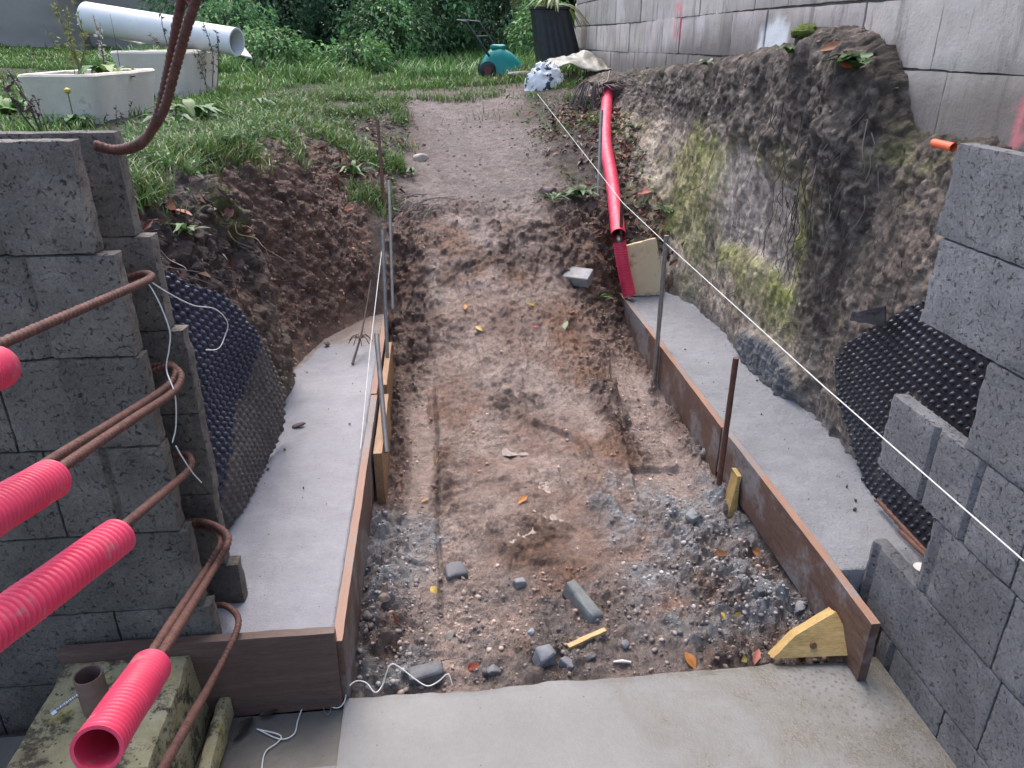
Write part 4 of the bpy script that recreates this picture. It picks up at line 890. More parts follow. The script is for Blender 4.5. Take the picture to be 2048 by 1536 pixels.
# ================================================================== GRASS (stuff)
def clump(P, s, sd=0): return sst(-.25, .35, fbm(P*s, 3, sd))
lawnw = lawn*(1-lbank)*(1-mudfront)*(u < 17.2)*(1-.9*bare)*(Y < 13.5)
inview = sst(13, 12, np.abs(X-.1*Y)/(Y+1)*10+3)
VV, FF, CC, off = [], [], [], 0
def addg(t):
    global off
    V, F, C = t; VV.append(V); FF.append(F+off); CC.append(C); off += len(V)
far_ = lawnw*(X > -.62*Y-2.5)*(X < 2.2)
Pg, _, kg = scatter(far_*sst(3.0, 3.4, Y)*(Y < 13.2)*clump(p, 2.0, 1201)/(Y+1), 52000)
hh = (.035+.05*rng.random(len(Pg)))*(1+.9*sst(7, 8.3, Pg[:, 1])*sst(-2.5, -1, Pg[:, 0])); cc = vcol((.12, .23, .045), len(Pg), .4, .15)
cc = mix(cc, (.15, .14, .04), (rng.random(len(Pg)) < .12)*.8); addg(blades(Pg, hh, .004+.0012*Pg[:, 1], cc, .6))
rimw = ((u > 2.2)*(u < 4.1)*(Y > 1.7)*(Y < 6.5)*(sst(4.3, 3.2, u))).astype(float)*clump(p, 5, 1203)
Pg, _, _ = scatter(rimw/(Y+.5), 11000); hh = .04+.09*rng.random(len(Pg))**2; cc = vcol((.12, .21, .05), len(Pg), .45, .15)
cc = mix(cc, (.22, .19, .08), (rng.random(len(Pg)) < .2)*.8); addg(blades(Pg, hh, .006, cc, .9))
# tufts over the slopes beside the path
tw_ = (np.maximum(lslope, .0)*sst(-.05, .35, fbm(p*3.0, 3, 1207)) + rslope*.5*sst(.1, .5, fbm(p*3.3, 3, 1209))*(X < 1.2) + .5*sst(6.2, 7.2, Y)*sst(.05, .5, fbm(p*2.6, 3, 1211))*(u > 3)*(u < 15)*(Y < 9))*(1-path*.92)*(1-mudfront) + .35*path*sst(5.9, 6.8, Y)*sst(.05, .35, fbm(p*2.2, 3, 1231))
Pg, _, _ = scatter(tw_, 13000); hh = .03+.09*rng.random(len(Pg))**1.5; cc = vcol((.11, .20, .045), len(Pg), .4, .15)
cc = mix(cc, (.2, .18, .07), (rng.random(len(Pg)) < .15)*.8); addg(blades(Pg, hh, .006, cc, .8))
# long grass before the shrubs
tall = (lawn*(Y > 8.6)*(Y < 12.8)*(X > -3.6)*(X < 1.1)).astype(float)*clump(p, 1.5, 1213)
Pg, _, _ = scatter(tall, 12000); hh = .10+.22*rng.random(len(Pg)); addg(blades(Pg, hh, .013, vcol((.11, .23, .055), len(Pg), .45, .12), .8))
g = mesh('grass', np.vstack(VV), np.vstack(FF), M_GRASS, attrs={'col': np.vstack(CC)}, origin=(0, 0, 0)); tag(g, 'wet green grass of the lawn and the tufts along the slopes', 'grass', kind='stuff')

# ================================================================== LEAF LITTER, GRAVEL (stuff)
lw_ = rslope*sst(.55, 1.15, X)*(.25+sst(-.1, .4, fbm(p*4, 3, 1301)))*(Y < 6.3) + .25*lslope*(Y < 6) + .16*lbank*sst(3.4, 3.6, u)*sst(5.2, 4.6, u)*(Y < 2.9)*(Y > 1.7)
Pg, Ng, _ = scatter(lw_, 1500); n_ = len(Pg); D = rdir(n_); D -= Ng*np.sum(D*Ng, 1)[:, None]*.8
pal = np.array([(.10, .045, .032), (.16, .06, .035), (.075, .05, .04), (.22, .13, .07), (.13, .035, .03), (.055, .04, .035)])[rng.integers(0, 6, n_)]
V, F, C = leaves(Pg+Ng*.008, D, Ng+.5*rdir(n_), .03+.045*rng.random(n_), .016+.018*rng.random(n_), pal, .3, .3*rng.random((n_, 1)))
ll = mesh('leaf_litter', V, F, M_DRY, attrs={'col': C}, origin=(0, 0, 0)); tag(ll, 'scattered brown fallen leaves on the slope beside the red pipe', 'leaf litter', kind='stuff')
def pebbles(P, N, r, col, name, label, mat):
    """small lumps: deformed octahedra subdivided once"""
    o = np.array([(1, 0, 0), (-1, 0, 0), (0, 1, 0), (0, -1, 0), (0, 0, 1), (0, 0, -1)], float)
    of = [(0, 2, 4), (2, 1, 4), (1, 3, 4), (3, 0, 4), (2, 0, 5), (1, 2, 5), (3, 1, 5), (0, 3, 5)]
    V = list(o); idx = {}; Fs = []
    def md(a, b):
        k = (min(a, b), max(a, b))
        if k not in idx: v = V[a]+V[b]; idx[k] = len(V); V.append(v/np.linalg.norm(v))
        return idx[k]
    for a, b, c in of:
        x, y_, z = md(a, b), md(b, c), md(c, a); Fs += [(a, x, z), (x, b, y_), (z, y_, c), (x, y_, z)]
    B = np.array(V); Fs = np.array(Fs); n = len(P); m = len(B)
    sc_ = r[:, None]*(.6+.8*rng.random((n, 3))); W_ = B[None]*sc_[:, None]*(1+.5*(rng.random((n, m, 1))-.5)); a = rng.random(n)*6.28
    x = W_[:, :, 0]*np.cos(a)[:, None]-W_[:, :, 1]*np.sin(a)[:, None]; y_ = W_[:, :, 0]*np.sin(a)[:, None]+W_[:, :, 1]*np.cos(a)[:, None]
    W_ = np.stack([x, y_, W_[:, :, 2]], 2)+(P+N*r[:, None]*.3)[:, None]
    o_ = mesh(name, W_.reshape(-1, 3), (np.arange(n)[:, None, None]*m+Fs[None]).reshape(-1, 3), mat, smooth=False, attrs={'col': np.repeat(col, m, 0)}, origin=(0, 0, 0))
    return tag(o_, label, name.replace('_', ' '), kind='stuff')
gw = mudfront*(rub*1.6+.8*cem+.35*stand+.06)*(u > 8.05)*(u < 11.95)*(Y > 1.43)
Pg, Ng, kg = scatter(gw, 5000); rr = .0016+.0065*rng.random(len(Pg))**4
pc_ = np.clip(col[kg]*(.55+.8*rng.random((len(kg), 1))), .02, .8); pc_ = mix(pc_, (.10, .10, .105), (rng.random(len(Pg)) < .14)*.8)
pebbles(Pg, Ng, rr, pc_, 'gravel', 'crumbs of mud and concrete gravel strewn over the trench floor', M_COL)
Pg, Ng, kg = scatter(lbank*sst(3.6, 4.4, u)+.12*rbank*topm*(Y > 2)*(Y < 4.5)+.3*rslope+.25*path, 3600); rr = .002+.008*rng.random(len(Pg))**4
pebbles(Pg, Ng, rr, np.clip(col[kg]*(.6+.8*rng.random((len(kg), 1))), .01, .8), 'soil_crumbs', 'loose crumbs of soil clinging to the banks and the path', M_COL)
# low weeds creeping over the bank edge and the slopes
gcw = ((u > 2.0)*(u < 3.9)*(Y > 1.7)*(Y < 6.3)).astype(float)*clump(p, 4, 1221)*sst(4.0, 3.2, u)+.5*lslope*clump(p, 3, 1223)*(1-path)+.35*rslope*clump(p, 3.2, 1225)*(1-mudfront)
Pg, Ng, _ = scatter(gcw/(Y+.3), 5200); n_ = len(Pg); hgt = .06*rng.random(n_)**2; D = rdir(n_, .5)
V, F, C = leaves(Pg+np.stack([0*hgt, 0*hgt, hgt], 1)+Ng*.008, D, rdir(n_, 1.5), .022+.035*rng.random(n_)**2, .010+.014*rng.random(n_), mix(vcol((.10, .19, .05), n_, .45), (.22, .25, .13), (rng.random(n_) < .25)*.7), .2, .25)
gcov = mesh('ground_cover', V, F, M_LEAF, attrs={'col': C}, origin=(0, 0, 0)); tag(gcov, 'small leafy weeds creeping over the bank edges and slopes', 'weeds', kind='stuff')
# crumbs fallen onto the footings
n_ = 170; xs_ = rng.random(n_); yy_ = 1.6+2.3*rng.random(n_); lft = rng.random(n_) < .5
px_ = np.where(lft, -.60+.28*xs_**2.2, 1.40-.33*xs_**2.2); Pg = np.stack([px_, yy_, np.full(n_, .187)], 1); pebbles(Pg, np.tile([0, 0, 1.], (n_, 1)), .001+.004*rng.random(n_)**5, vcol((.12, .09, .075), n_, .5), 'fallen_crumbs', 'crumbs of earth and grit fallen onto both concrete footings', M_COL)
# roots and fibres hanging out of the topsoil
mb = MB()
def root(a, drop, side, r, col):
    q = [np.array(a)]; dxy = rng.normal(size=2)*side
    for k in range(5): q.append(q[-1]+np.array([dxy[0]*.2+rng.normal()*side*.35, dxy[1]*.2+rng.normal()*side*.35, -drop/5*(.6+.8*rng.random())]))
    Pq = spline(q, 4); mb.add(*sweep(Pq, np.linspace(r, r*.35, len(Pq)), 4, cap=False), vcol(col, 1)[0])
kk_ = np.where((rbank > .5) & (Y > 2.46) & (Y < 3.1) & (gv[:, 2] > .8) & (gv[:, 2] < 1.3))[0]
for j in rng.choice(kk_, 70): root(gv[j]+gn[j]*.012, .10+.25*rng.random(), .03, .0021, (.07, .055, .045) if rng.random() < .6 else (.26, .21, .17))
kk_ = np.where((rbank > .5) & (Y > 1.9) & (Y < 6) & (gv[:, 2] > .4) & (gv[:, 2] < 1.25))[0]
for j in rng.choice(kk_, 60): root(gv[j]+gn[j]*.010, .05+.12*rng.random(), .06, .0018, (.06, .045, .035))
kk_ = np.where((lbank > .5) & (Y > 1.7) & (Y < 3.1) & (gv[:, 2] > .6) & (gv[:, 2] < 1.05))[0]
for j in rng.choice(kk_, 90): root(gv[j]+gn[j]*.012, .06+.16*rng.random(), .06, .0017, (.09, .065, .05) if rng.random() < .7 else (.24, .19, .15))
ro = mb.build('hanging_roots', M_DRY, origin=(0, 0, 0)); tag(ro, 'thin dead roots hanging out of both dug banks', 'roots', kind='stuff')

# ================================================================== STONE BASE WITH TUBE
sb = thing('post_base', 'mossy concrete base with yellow lichen and a steel tube stub in it', 'post base', (-.75, 1.27, -.012))
t = NT('lichen_concrete'); c = t.ramp(t.noise(5, 6, .65), [(.3, (.19, .155, .085)), (.5, (.36, .31, .17)), (.7, (.52, .47, .32))])
c = t.mixc(t.ramp(t.noise(13, 7, .8), [(.50, 0.0), (.57, .9)]), c, (.06, .048, .028)); c = t.mixc(t.ramp(t.noise(26, 5, .75), [(.58, 0.0), (.66, .9)]), c, (.035, .032, .024))
c = t.mixc(t.ramp(t.noise(4, 5, .7, t.vec((1, 1, 1.01))), [(.54, 0.0), (.62, .7)]), c, (.55, .45, .12))
c = t.mixc(t.ramp(t.voro(60), [(.12, .9), (.2, 0.0)]), c, (.03, .028, .02))
M_LICH = t.out(c, (.75, .75, .75), t.bump(t.noise(90, 6, .8), .8, .008, t.bump(t.noise(20, 4), .4, .01)))
def base_d(V):
    z = (V[:, 2]+.012)/.212; c = np.array([-.75, 1.27]); k = 1.0+.12*(1-z); V = V.copy(); V[:, 0] = c[0]+(V[:, 0]-c[0])*k; V[:, 1] = c[1]+(V[:, 1]-c[1])*(1+.05*(1-z))
    return rough_box(.005, 16, 1401, .02)(V)
mesh('body', *boxgrid(-.885, -.612, 1.10, 1.40, -.012, .2, .011, base_d), M_LICH, sb)
mesh('side_rib', *boxgrid(-.572, -.538, 1.02, 1.405, -.012, .062, .01, rough_box(.004, 20, 1403, .02)), M_LICH, sb)
tb = at(196, 1415, Z=.2); tt = np.array([tb[0], tb[1], .294]); V1, F1 = sweep([tb-[0, 0, .02], tt], .0285, 26, cap=False); V2, F2 = sweep([tb-[0, 0, .02], tt], .025, 26, cap=False)
F = F1+[[k+len(V1) for k in f[::-1]] for f in F2]+[[26+j, 26+(j+1) % 26, 26+(j+1) % 26+len(V1), 26+j+len(V1)] for j in range(26)]
st = mesh('tube_stub', np.vstack([V1, V2]), F, simple('tube_rust', (.14, .085, .07), (.24, .16, .135), 14, (.4, .6), ((80, .3, .002),), metal=.3), sb)
b0 = tt+[-.020, -.018, -.035]; b1 = b0+[-.034, -.028, -.010]; P, tq = resample([b0, b1], .0009); V, F = sweep(P, .0042*(1+.18*np.sin(tq*2*np.pi/.0042)), 10)
m2 = MB(); m2.add(V, F); m2.add(*sweep([b1, b1-[.007, .006, .002]], .0072, 6)); m2.build('bolt', simple('zinc', (.45, .45, .46), (.6, .6, .62), 20, (.25, .4), (), metal=.9), st)

# ================================================================== DIMPLED MEMBRANES
def membrane(plan, edge, z0, z1, pitch, hd, rb, rt, res, lean, name, label, mats, mud, side=1, ruck=0):
    PL, s = resample(spline(plan, 14), res); s = np.linspace(0, s[-1], len(PL)); T = np.gradient(PL, axis=0); T /= np.linalg.norm(T, axis=1)[:, None]
    Nn = np.stack([T[:, 1], -T[:, 0], np.zeros(len(T))], 1)*side; zz = np.arange(z0, z1, res); ns, nz = len(PL), len(zz)
    Pg = np.zeros((nz, ns, 3)); SS = np.repeat(s[None], nz, 0); ZZ = np.repeat(zz[:, None], ns, 1)
    off = lean(SS, ZZ); Pg[:] = PL[None]; Pg[:, :, 2] = ZZ; Pg += Nn[None]*off[:, :, None]
    row = np.round(ZZ/(pitch*.866)); fx = SS/pitch-.5*(row % 2); dx = (fx-np.round(fx))*pitch; dz = ZZ-row*pitch*.866; rd = np.hypot(dx, dz)
    dome = np.clip((rb-rd)/(rb-rt), 0, 1)*hd + .0015*np.clip(1-np.abs(dx)/.0025, 0, 1)*(rd > rb)
    q = Pg.reshape(-1, 3); mud_ = mud(SS.ravel(), ZZ.ravel(), q)
    h = dome.ravel()*(1-.3*mud_)+mud_*(.004+.005*fbm(q*40, 3, 1501)); Pg += (np.repeat(Nn[None], nz, 0).reshape(-1, 3)*h[:, None]).reshape(Pg.shape)
    keep = PL[:, 1][None, :] <= edge(ZZ)+.006*np.sin(ZZ*60) if edge else np.ones((nz, ns), bool)
    F, mi = [], []
    for i in range(nz-1):
        for j in range(ns-1):
            if keep[i, j] and keep[i+1, j] and keep[i, j+1] and keep[i+1, j+1]:
                F.append((i*ns+j, i*ns+j+1, (i+1)*ns+j+1, (i+1)*ns+j) if side > 0 else (i*ns+j, (i+1)*ns+j, (i+1)*ns+j+1, i*ns+j+1)); mi.append(int(mud_[i*ns+j] > .5))
    o = mesh(name, Pg.reshape(-1, 3), np.array(F), None, mats=mats, mi=mi); md = o.modifiers.new('thickness', 'SOLIDIFY'); md.thickness = .0012; md.offset = -1
    return tag(o, label, 'membrane', 'dimpled plastic membranes')
membrane([(-1.02, 1.66, 0), (-.84, 1.685, 0), (-.72, 1.75, 0), (-.655, 1.88, 0), (-.628, 2.1, 0), (-.605, 2.35, 0), (-.585, 2.62, 0)],
         lambda z: np.interp(z, [.16, .22, .35, .48, .6, .82, .95, 1.02, 1.05], [2.22, 2.44, 2.53, 2.47, 2.38, 2.18, 1.93, 1.82, 1.70]), .16, 1.05, .030, .009, .0092, .0066, .0032,
         lambda s, z: .012*np.sin(z*4)*sst(.3, .7, s)+.007*np.sin(s*11+z*6)+.006*np.sin(z*17+s*3), 'dimpled_membrane', 'dark blue studded plastic sheet curling out behind the left wall',
         [M_MEMB, M_MEMBMUD], lambda s, z, q: sst(.35, .6, sst(.52, .28, z-.45*(s-.55))*sst(.36, .55, s)+.35*fbm(q*9, 3, 1503)), 1)
membrane([(1.352, 1.0, 0), (1.350, 1.3, 0), (1.352, 1.6, 0), (1.360, 1.9, 0), (1.376, 2.15, 0), (1.388, 2.4, 0)],
         lambda z: np.interp(z, [.17, .2, .30, .374, .43, .465, .55, .617, .74, .862, .95], [1.95, 2.0, 2.2, 2.30, 2.33, 2.335, 2.29, 2.22, 2.07, 1.90, 1.75]), .17, .93, .032, .0085, .0085, .0045, .0032,
         lambda s, z: -.02*sst(.5, .9, z)-.06*sst(.42, .95, z+.28*(s-1))*sst(.55, 1.15, s)+.02*sst(.6, .3, z)*np.sin(s*3), 'dimpled_membrane', 'black studded plastic sheet bulging out behind the right wall end',
         [M_MEMBB, M_MEMBMUD], lambda s, z, q: sst(.42, .6, sst(.33, .2, z)*.35+.25*fbm(q*9, 3, 1505)), -1)
# torn flap of it reaching back along the clay
fa, fb = at(1700, 632, X=1.37), at(1765, 618, X=1.35)
V, F = boxgrid(0, 1, 0, 1, 0, 1, .1); A, B_, C_, D_ = at(1702, 640, X=1.36), at(1772, 652, X=1.35), at(1772, 612, X=1.37), at(1706, 626, X=1.375)
s_, t_ = V[:, :1], V[:, 1:2]; V = (A*(1-s_)+B_*s_)*(1-t_)+(D_*(1-s_)+C_*s_)*t_+np.array([-.004, 0, 0])*V[:, 2:]+.004*fbm(V*4, 2, 1507)[:, None]
tag(mesh('membrane_scrap', V, F, M_MEMBB), 'narrow torn black strip sticking out above the right sheet', 'membrane')

# ================================================================== RED CONDUIT, CABLE, PALM LEAF
def laid(pts, lift, **kw): return [on_ground(x, y_)[0]+np.array([0, 0, lift]) for x, y_ in pts]
cpts = laid([(1216, 190), (1211, 245), (1212, 300), (1219, 360), (1228, 415)], .035)
tip = at(1237, 470, Y=min(cpts[-1][1]-.12, 4.06)); P, tq = resample(spline(cpts+[tip], 10), .004)
ph = (tq/.012) % 1; V, F = sweep(P, .041*(1-.018*(ph > .6)), 20, cap=False); V2, F2 = sweep(P[-14:], .036, 20, cap=False)
F = F+[[k+len(V) for k in f[::-1]] for f in F2]; tag(mesh('red_conduit', np.vstack([V, V2]), F, M_RED), 'smooth red pipe running down the slope from the dry palm leaf', 'pipe', 'red cable conduits')
lo0, lo1 = at(1239, 484, Y=3.95), at(1259, 590, Y=3.91); P, tq = resample(spline([lo0, at(1247, 535, Y=3.93), lo1], 14), .002)
V, F = sweep(P, .036*np.where((tq/.014) % 1 < .6, 1, .9), 20, cap=False); tag(mesh('ribbed_conduit', V, F, M_RED), 'ribbed red conduit rising out of the right footing by the plywood', 'pipe', 'red cable conduits')
P = spline([cpts[-1]-[0, 0, .0], tip+[0, 0, -.006], lo0+[0, 0, .0], at(1245, 520, Y=3.94)], 10); tag(mesh('black_cable', *sweep(P, .015, 12), M_BLACK), 'thick black cable showing in the gap between both red pipes', 'cable')
hub = on_ground(1188, 203)[0]+np.array([.0, -.05, .10]); mb = MB()
for k in range(58):
    a = -2.6+5.2*k/57+rng.normal()*.05; L = .40+.14*rng.random(); dr = np.array([math.sin(a)*.8+.22, -math.cos(a)*.55-.05, 0]); L *= 1 if dr[0] > -.3 else .9
    e = hub+dr*L; ge = on_ground(*[1024+FPX*((e-CP)@BR)/((e-CP)@BF), 768-FPX*((e-CP)@BU)/((e-CP)@BF)], tol=8)[0]; e[2] = max(hub[2]-.9*L*(.45+.25*rng.random()), ge[2]+.01 if abs(ge[1]-e[1]) < .4 else -9)
    P = spline([hub, hub+dr*L*.5+[0, 0, .025], e], 6); T = np.gradient(P, axis=0); sd = np.cross(T, [0, 0, 1]); sd /= np.linalg.norm(sd, axis=1)[:, None]; w = .0055*np.sin(np.linspace(.35, 3.1, len(P)))[:, None]+.001
    V = np.concatenate([P-sd*w+[0, 0, .004], P, P+sd*w+[0, 0, .004]]); m = len(P); Fq = [[i+o*m, i+1+o*m, i+1+(o+1)*m, i+(o+1)*m] for o in (0, 1) for i in range(m-1)]
    mb.add(V, Fq, vcol((.05, .036, .036) if rng.random() < .7 else (.14, .10, .09), 1)[0])
pf = thing('palm_leaf', 'dried dark fan palm leaf draped over the top of the red pipe', 'palm leaf', hub); mb.build('leaflets', M_DRY, pf)
mb = MB(); mb.add(*sweep(spline([hub, hub+[.10, .10, .03], hub+[.16, .28, .10]], 5), .008, 6), (.13, .09, .07)); mb.build('stalk', M_DRY, pf)
gp = on_ground(1232, 190)[0]

# ================================================================== MOWER, BIN, BAG, TARP
M_TEAL = simple('teal_plastic', (.0, .20, .17), (.004, .25, .215), 6, (.3, .45), ())
mw = on_ground(1000, 152)[0]; mo_ = thing('lawn_mower', 'small teal push mower with black handle standing before the shrubs', 'lawn mower', mw)
sx = mw[1]*.93/1500/np.sqrt(1)                                   # metres per photo pixel there
def mpt(x, y_, dy=0): return at(x, y_, Y=mw[1]+dy)
def shell(x0, x1, y0, y1, z0, z1, fn, res):
    V, F = boxgrid(x0, x1, y0, y1, z0, z1, res); return fn(V), F
W_ = 78*sx
def deck(V):
    s = (V[:, 0]-V[:, 0].min())/(np.ptp(V[:, 0])); t = (V[:, 1]-V[:, 1].min())/np.ptp(V[:, 1]); z = (V[:, 2]-V[:, 2].min())/np.ptp(V[:, 2])
    prof = np.interp(s, [0, .08, .2, .42, .62, .78, .86, 1], [.40, .66, .92, 1.0, .82, .55, .36, .30]); round_ = 1-.35*(2*np.abs(t-.5))**3
    V = V.copy(); V[:, 2] = V[:, 2].min()+np.ptp(V[:, 2])*z*prof*round_; V[:, 1] = V[:, 1].mean()+(V[:, 1]-V[:, 1].mean())*(1-.25*z)*(1-.25*(2*np.abs(s-.5))**4); return V
V, F = shell(mw[0]-.20, mw[0]+.30, mw[1]-.16, mw[1]+.16, mw[2]+.045, mw[2]+.30, deck, .025); mesh('deck', V, F, M_TEAL, mo_)
V, F = boxgrid(mw[0]-.10, mw[0]+.06, mw[1]-.07, mw[1]+.07, mw[2]+.27, mw[2]+.325, .02, rough_box(0, 1, 1, .03)); hd_ = mesh('motor_cover', V, F, M_TEAL, mo_)
for xx, r_w in ((-.14, .085), (.23, .07)):
    for yy in (-.17, .17):
        c = np.array([mw[0]+xx, mw[1]+yy, mw[2]+r_w]); V, F = sweep([c+[0, -.022, 0], c+[0, -.016, 0], c+[0, .016, 0], c+[0, .022, 0]], [r_w*.9, r_w, r_w, r_w*.9], 20); wl = mesh('wheel', V, F, M_BLACK, mo_)
        V, F = sweep([c+[0, -.027, 0], c+[0, .027, 0]], r_w*.45, 14); mesh('hub_cap', V, F, simple('dark_red', (.12, .02, .02), (.16, .03, .03), 5, (.4, .5), ()), wl)
hl = [at(979, 113, Y=mw[1]-.13), at(932, 44, Y=mw[1]-.13), at(913, 41, Y=mw[1]-.13)]; hr = [at(1002, 110, Y=mw[1]+.13), at(957, 44, Y=mw[1]+.13), at(938, 42, Y=mw[1]+.13)]
hb = MB(); hb.add(*sweep(hl, .012, 8)); hb.add(*sweep(hr, .012, 8)); hb.add(*sweep([hl[2], hr[2]], .014, 8))
ml, mr = hl[0]*.42+hl[1]*.58, hr[0]*.42+hr[1]*.58; hb.add(*sweep([ml, mr], .009, 8)); hb.build('handle', M_BLACK, mo_)
c = at(1024, 117, Y=mw[1]+.05); mesh('power_knob', *sweep([c-[0, 0, .02], c+[0, 0, .02]], .022, 10), M_RED, mo_)
gb = on_ground(1122, 128)[0]
BY = gb[1]; bin_ = thing('compost_bin', 'black ribbed compost bin topped with cut palm leaves by the old wall', 'compost bin', at(1122, 128, Y=BY))
def ringbox(c, hw, hd, z, n=88, amp=.0):
    th = np.linspace(0, 2*np.pi, n, endpoint=False); k = (np.abs(np.cos(th))**6+np.abs(np.sin(th))**6)**(-1/6); q = np.arange(n) % 4 < 2
    k = k*(1-amp*q); return np.stack([c[0]+hw*k*np.cos(th), c[1]+hd*k*np.sin(th), np.full(n, z)], 1)
bl, br, tl_, tr_ = at(1073, 136, Y=BY), at(1178, 134, Y=BY), at(1062, 22, Y=BY), at(1148, 16, Y=BY)
bc, tc = (bl+br)/2, (tl_+tr_)/2; hb_, ht = (br[0]-bl[0])/2/1.0, (tr_[0]-tl_[0])/2; rings = []
for s in np.linspace(0, 1, 12):
    cc_ = bc*(1-s)+tc*s; h_ = hb_*(1-s)+ht*s; rings.append(ringbox([cc_[0], cc_[1]+.2, 0], h_*.86, h_*.8, cc_[2], amp=.018 if s < .86 else 0))
cc_ = tc; rings.append(ringbox([tc[0], tc[1]+.2, 0], ht*.92, ht*.86, tc[2]+.005)); rings.append(ringbox([tc[0], tc[1]+.2, 0], ht*.92, ht*.86, tc[2]+.03)); rings.append(ringbox([tc[0], tc[1]+.2, 0], ht*.7, ht*.66, tc[2]+.035))
V = np.vstack(rings); n = 88; F = [[i*n+j, i*n+(j+1) % n, (i+1)*n+(j+1) % n, (i+1)*n+j] for i in range(11) for j in range(n)]; mesh('body', V[:12*n], F, M_BLACK, bin_)
F = [[i*n+j, i*n+(j+1) % n, (i+1)*n+(j+1) % n, (i+1)*n+j] for i in range(2) for j in range(n)]+[[2*n+j for j in range(n)]]; mesh('lid', V[12*n:], F, M_BLACK, bin_)
mb = MB(); top = np.array([tc[0]+.05, tc[1]+.12, tc[2]+.05])
for k in range(26):
    a = rng.random()*6.28; L = .28+.2*rng.random(); e = np.array([math.cos(a)*L, math.sin(a)*L*.7-.08, -.05-.25*max(0, math.cos(a)*.7+.2)]); P = spline([top, top+e*.5+[0, 0, .09], top+e], 6); T = np.gradient(P, axis=0); sd = np.cross(T, [0, 0, 1]); sd /= np.linalg.norm(sd, axis=1)[:, None]; w = .018*np.sin(np.linspace(.4, 3.1, len(P)))[:, None]+.002
    m = len(P); mb.add(np.concatenate([P-sd*w, P+[0, 0, .006], P+sd*w]), [[i+o*m, i+1+o*m, i+1+(o+1)*m, i+(o+1)*m] for o in (0, 1) for i in range(m-1)], vcol((.13, .19, .05) if rng.random() < .7 else (.28, .27, .12), 1)[0])
tag(mb.build('cut_palm_leaves', M_LEAF), 'pale green cut palm leaves hanging over the compost bin rim', 'palm leaves')
# white and black plastic bag
def heap(c, hx, hy, hz, seed, n=40, crumple=.2):
    th = np.linspace(0, 2*np.pi, n, endpoint=False); ph = np.linspace(-.5, math.pi/2, n//2); V = []
    for f in ph: V += [(math.cos(f)*math.cos(a), math.cos(f)*math.sin(a), math.sin(f)) for a in th]
    V = np.array(V); m = 1+crumple*(ridged(V*2.6, 4, seed)-.5)*2; V = V*m[:, None]*[hx, hy, hz]; V[:, 2] = np.maximum(V[:, 2], -.02)
    F = [[i*n+j, i*n+(j+1) % n, (i+1)*n+(j+1) % n, (i+1)*n+j] for i in range(n//2-1) for j in range(n)]; return V+np.asarray(c), F
t = NT('printed_bag'); c = t.ramp(t.noise(10, 2, .4, dist=1.4), [(.53, (.82, .81, .8)), (.56, (.05, .05, .06))]); c = t.mixc(t.ramp(t.noise(14, 2), [(.6, 0.0), (.62, 1.0)]), c, (.75, .75, .75))
M_BAG = t.out(c, (.3, .3, .3), t.bump(t.noise(24, 4, .7), .6, .01))
bg_ = on_ground(1092, 178)[0]; px = (bg_[1]*.95+.1)/1500
V, F = heap(bg_+[0, .10, .0], 36*px, 24*px, 46*px, 1601, 48, .22); tag(mesh('plastic_bag', V, F, M_BAG), 'crumpled white and black plastic bag on the crest by the tarp', 'bag')
M_TARP = simple('tarp', (.2, .19, .14), (.36, .35, .30), 3, (.35, .55), ((30, .5, .01),))
tg0 = on_ground(1160, 150)[0]; V = []; F = []; nu, nv = 40, 16
for i in range(nu):
    for j in range(nv):
        s, t2 = i/(nu-1), j/(nv-1); q = np.array([tg0[0]+(-65+135*s)*px, tg0[1]+.55*(t2-.45)*(1-.4*s), 0]); base = .03+.10*math.exp(-((s-.25)/.22)**2)*(1-.8*abs(t2-.6))+.10*math.exp(-((s-.62)/.18)**2)*(t2)
        V.append([q[0], q[1], tg0[2]+base+.05*t2]); F += [[i*nv+j, (i+1)*nv+j, (i+1)*nv+j+1, i*nv+j+1]] if i < nu-1 and j < nv-1 else []
V = np.array(V); V[:, 2] += .07*(ridged(V*5, 3, 1611)-.45); o = mesh('tarp', V, F, M_TARP); o.modifiers.new('thickness', 'SOLIDIFY').thickness = .004; tag(o, 'olive grey tarp crumpled beside the bag in front of the compost bin', 'tarp')
# things at the back: orange panel, dark post, pale panel
bo = thing('garden_shed', 'corner of a small shed with orange panel behind the shrubs', 'shed', at(1040, 100, Y=13.0))
mesh('orange_panel', *boxgrid(at(1022, 0, Y=13.2)[0], at(1074, 0, Y=13.2)[0], 13.2, 13.24, at(0, 24, Y=13.2)[2], 3.4, .2, rough_box(.004, 3, 1621)), simple('orange_wood', (.42, .2, .05), (.55, .28, .08), 3, (.5, .7), ((30, .3, .004),)), bo)
mesh('base_panel', *boxgrid(at(1030, 0, Y=13.26)[0], at(1052, 0, Y=13.26)[0], 13.26, 13.3, 1.0, at(0, 24, Y=13.26)[2], .2, rough_box(.004, 3, 1623)), simple('pale_panel', (.38, .38, .37), (.5, .5, .48), 3, (.5, .7), ()), bo)
V, F = sweep([at(1051, 64, Y=13.1)-[0, 0, .8], at(1050, -40, Y=13.1)], .05, 4); mesh('corner_post', V, F, M_BLACK, bo)
c = at(1055, 56, Y=13.0); tag(mesh('red_reel', *sweep([c-[0, .06, 0], c-[0, .05, 0], c+[0, .05, 0], c+[0, .06, 0]], [.04, .065, .065, .04], 14), M_RED), 'small round red thing on the dark post beside the bin', 'reel')

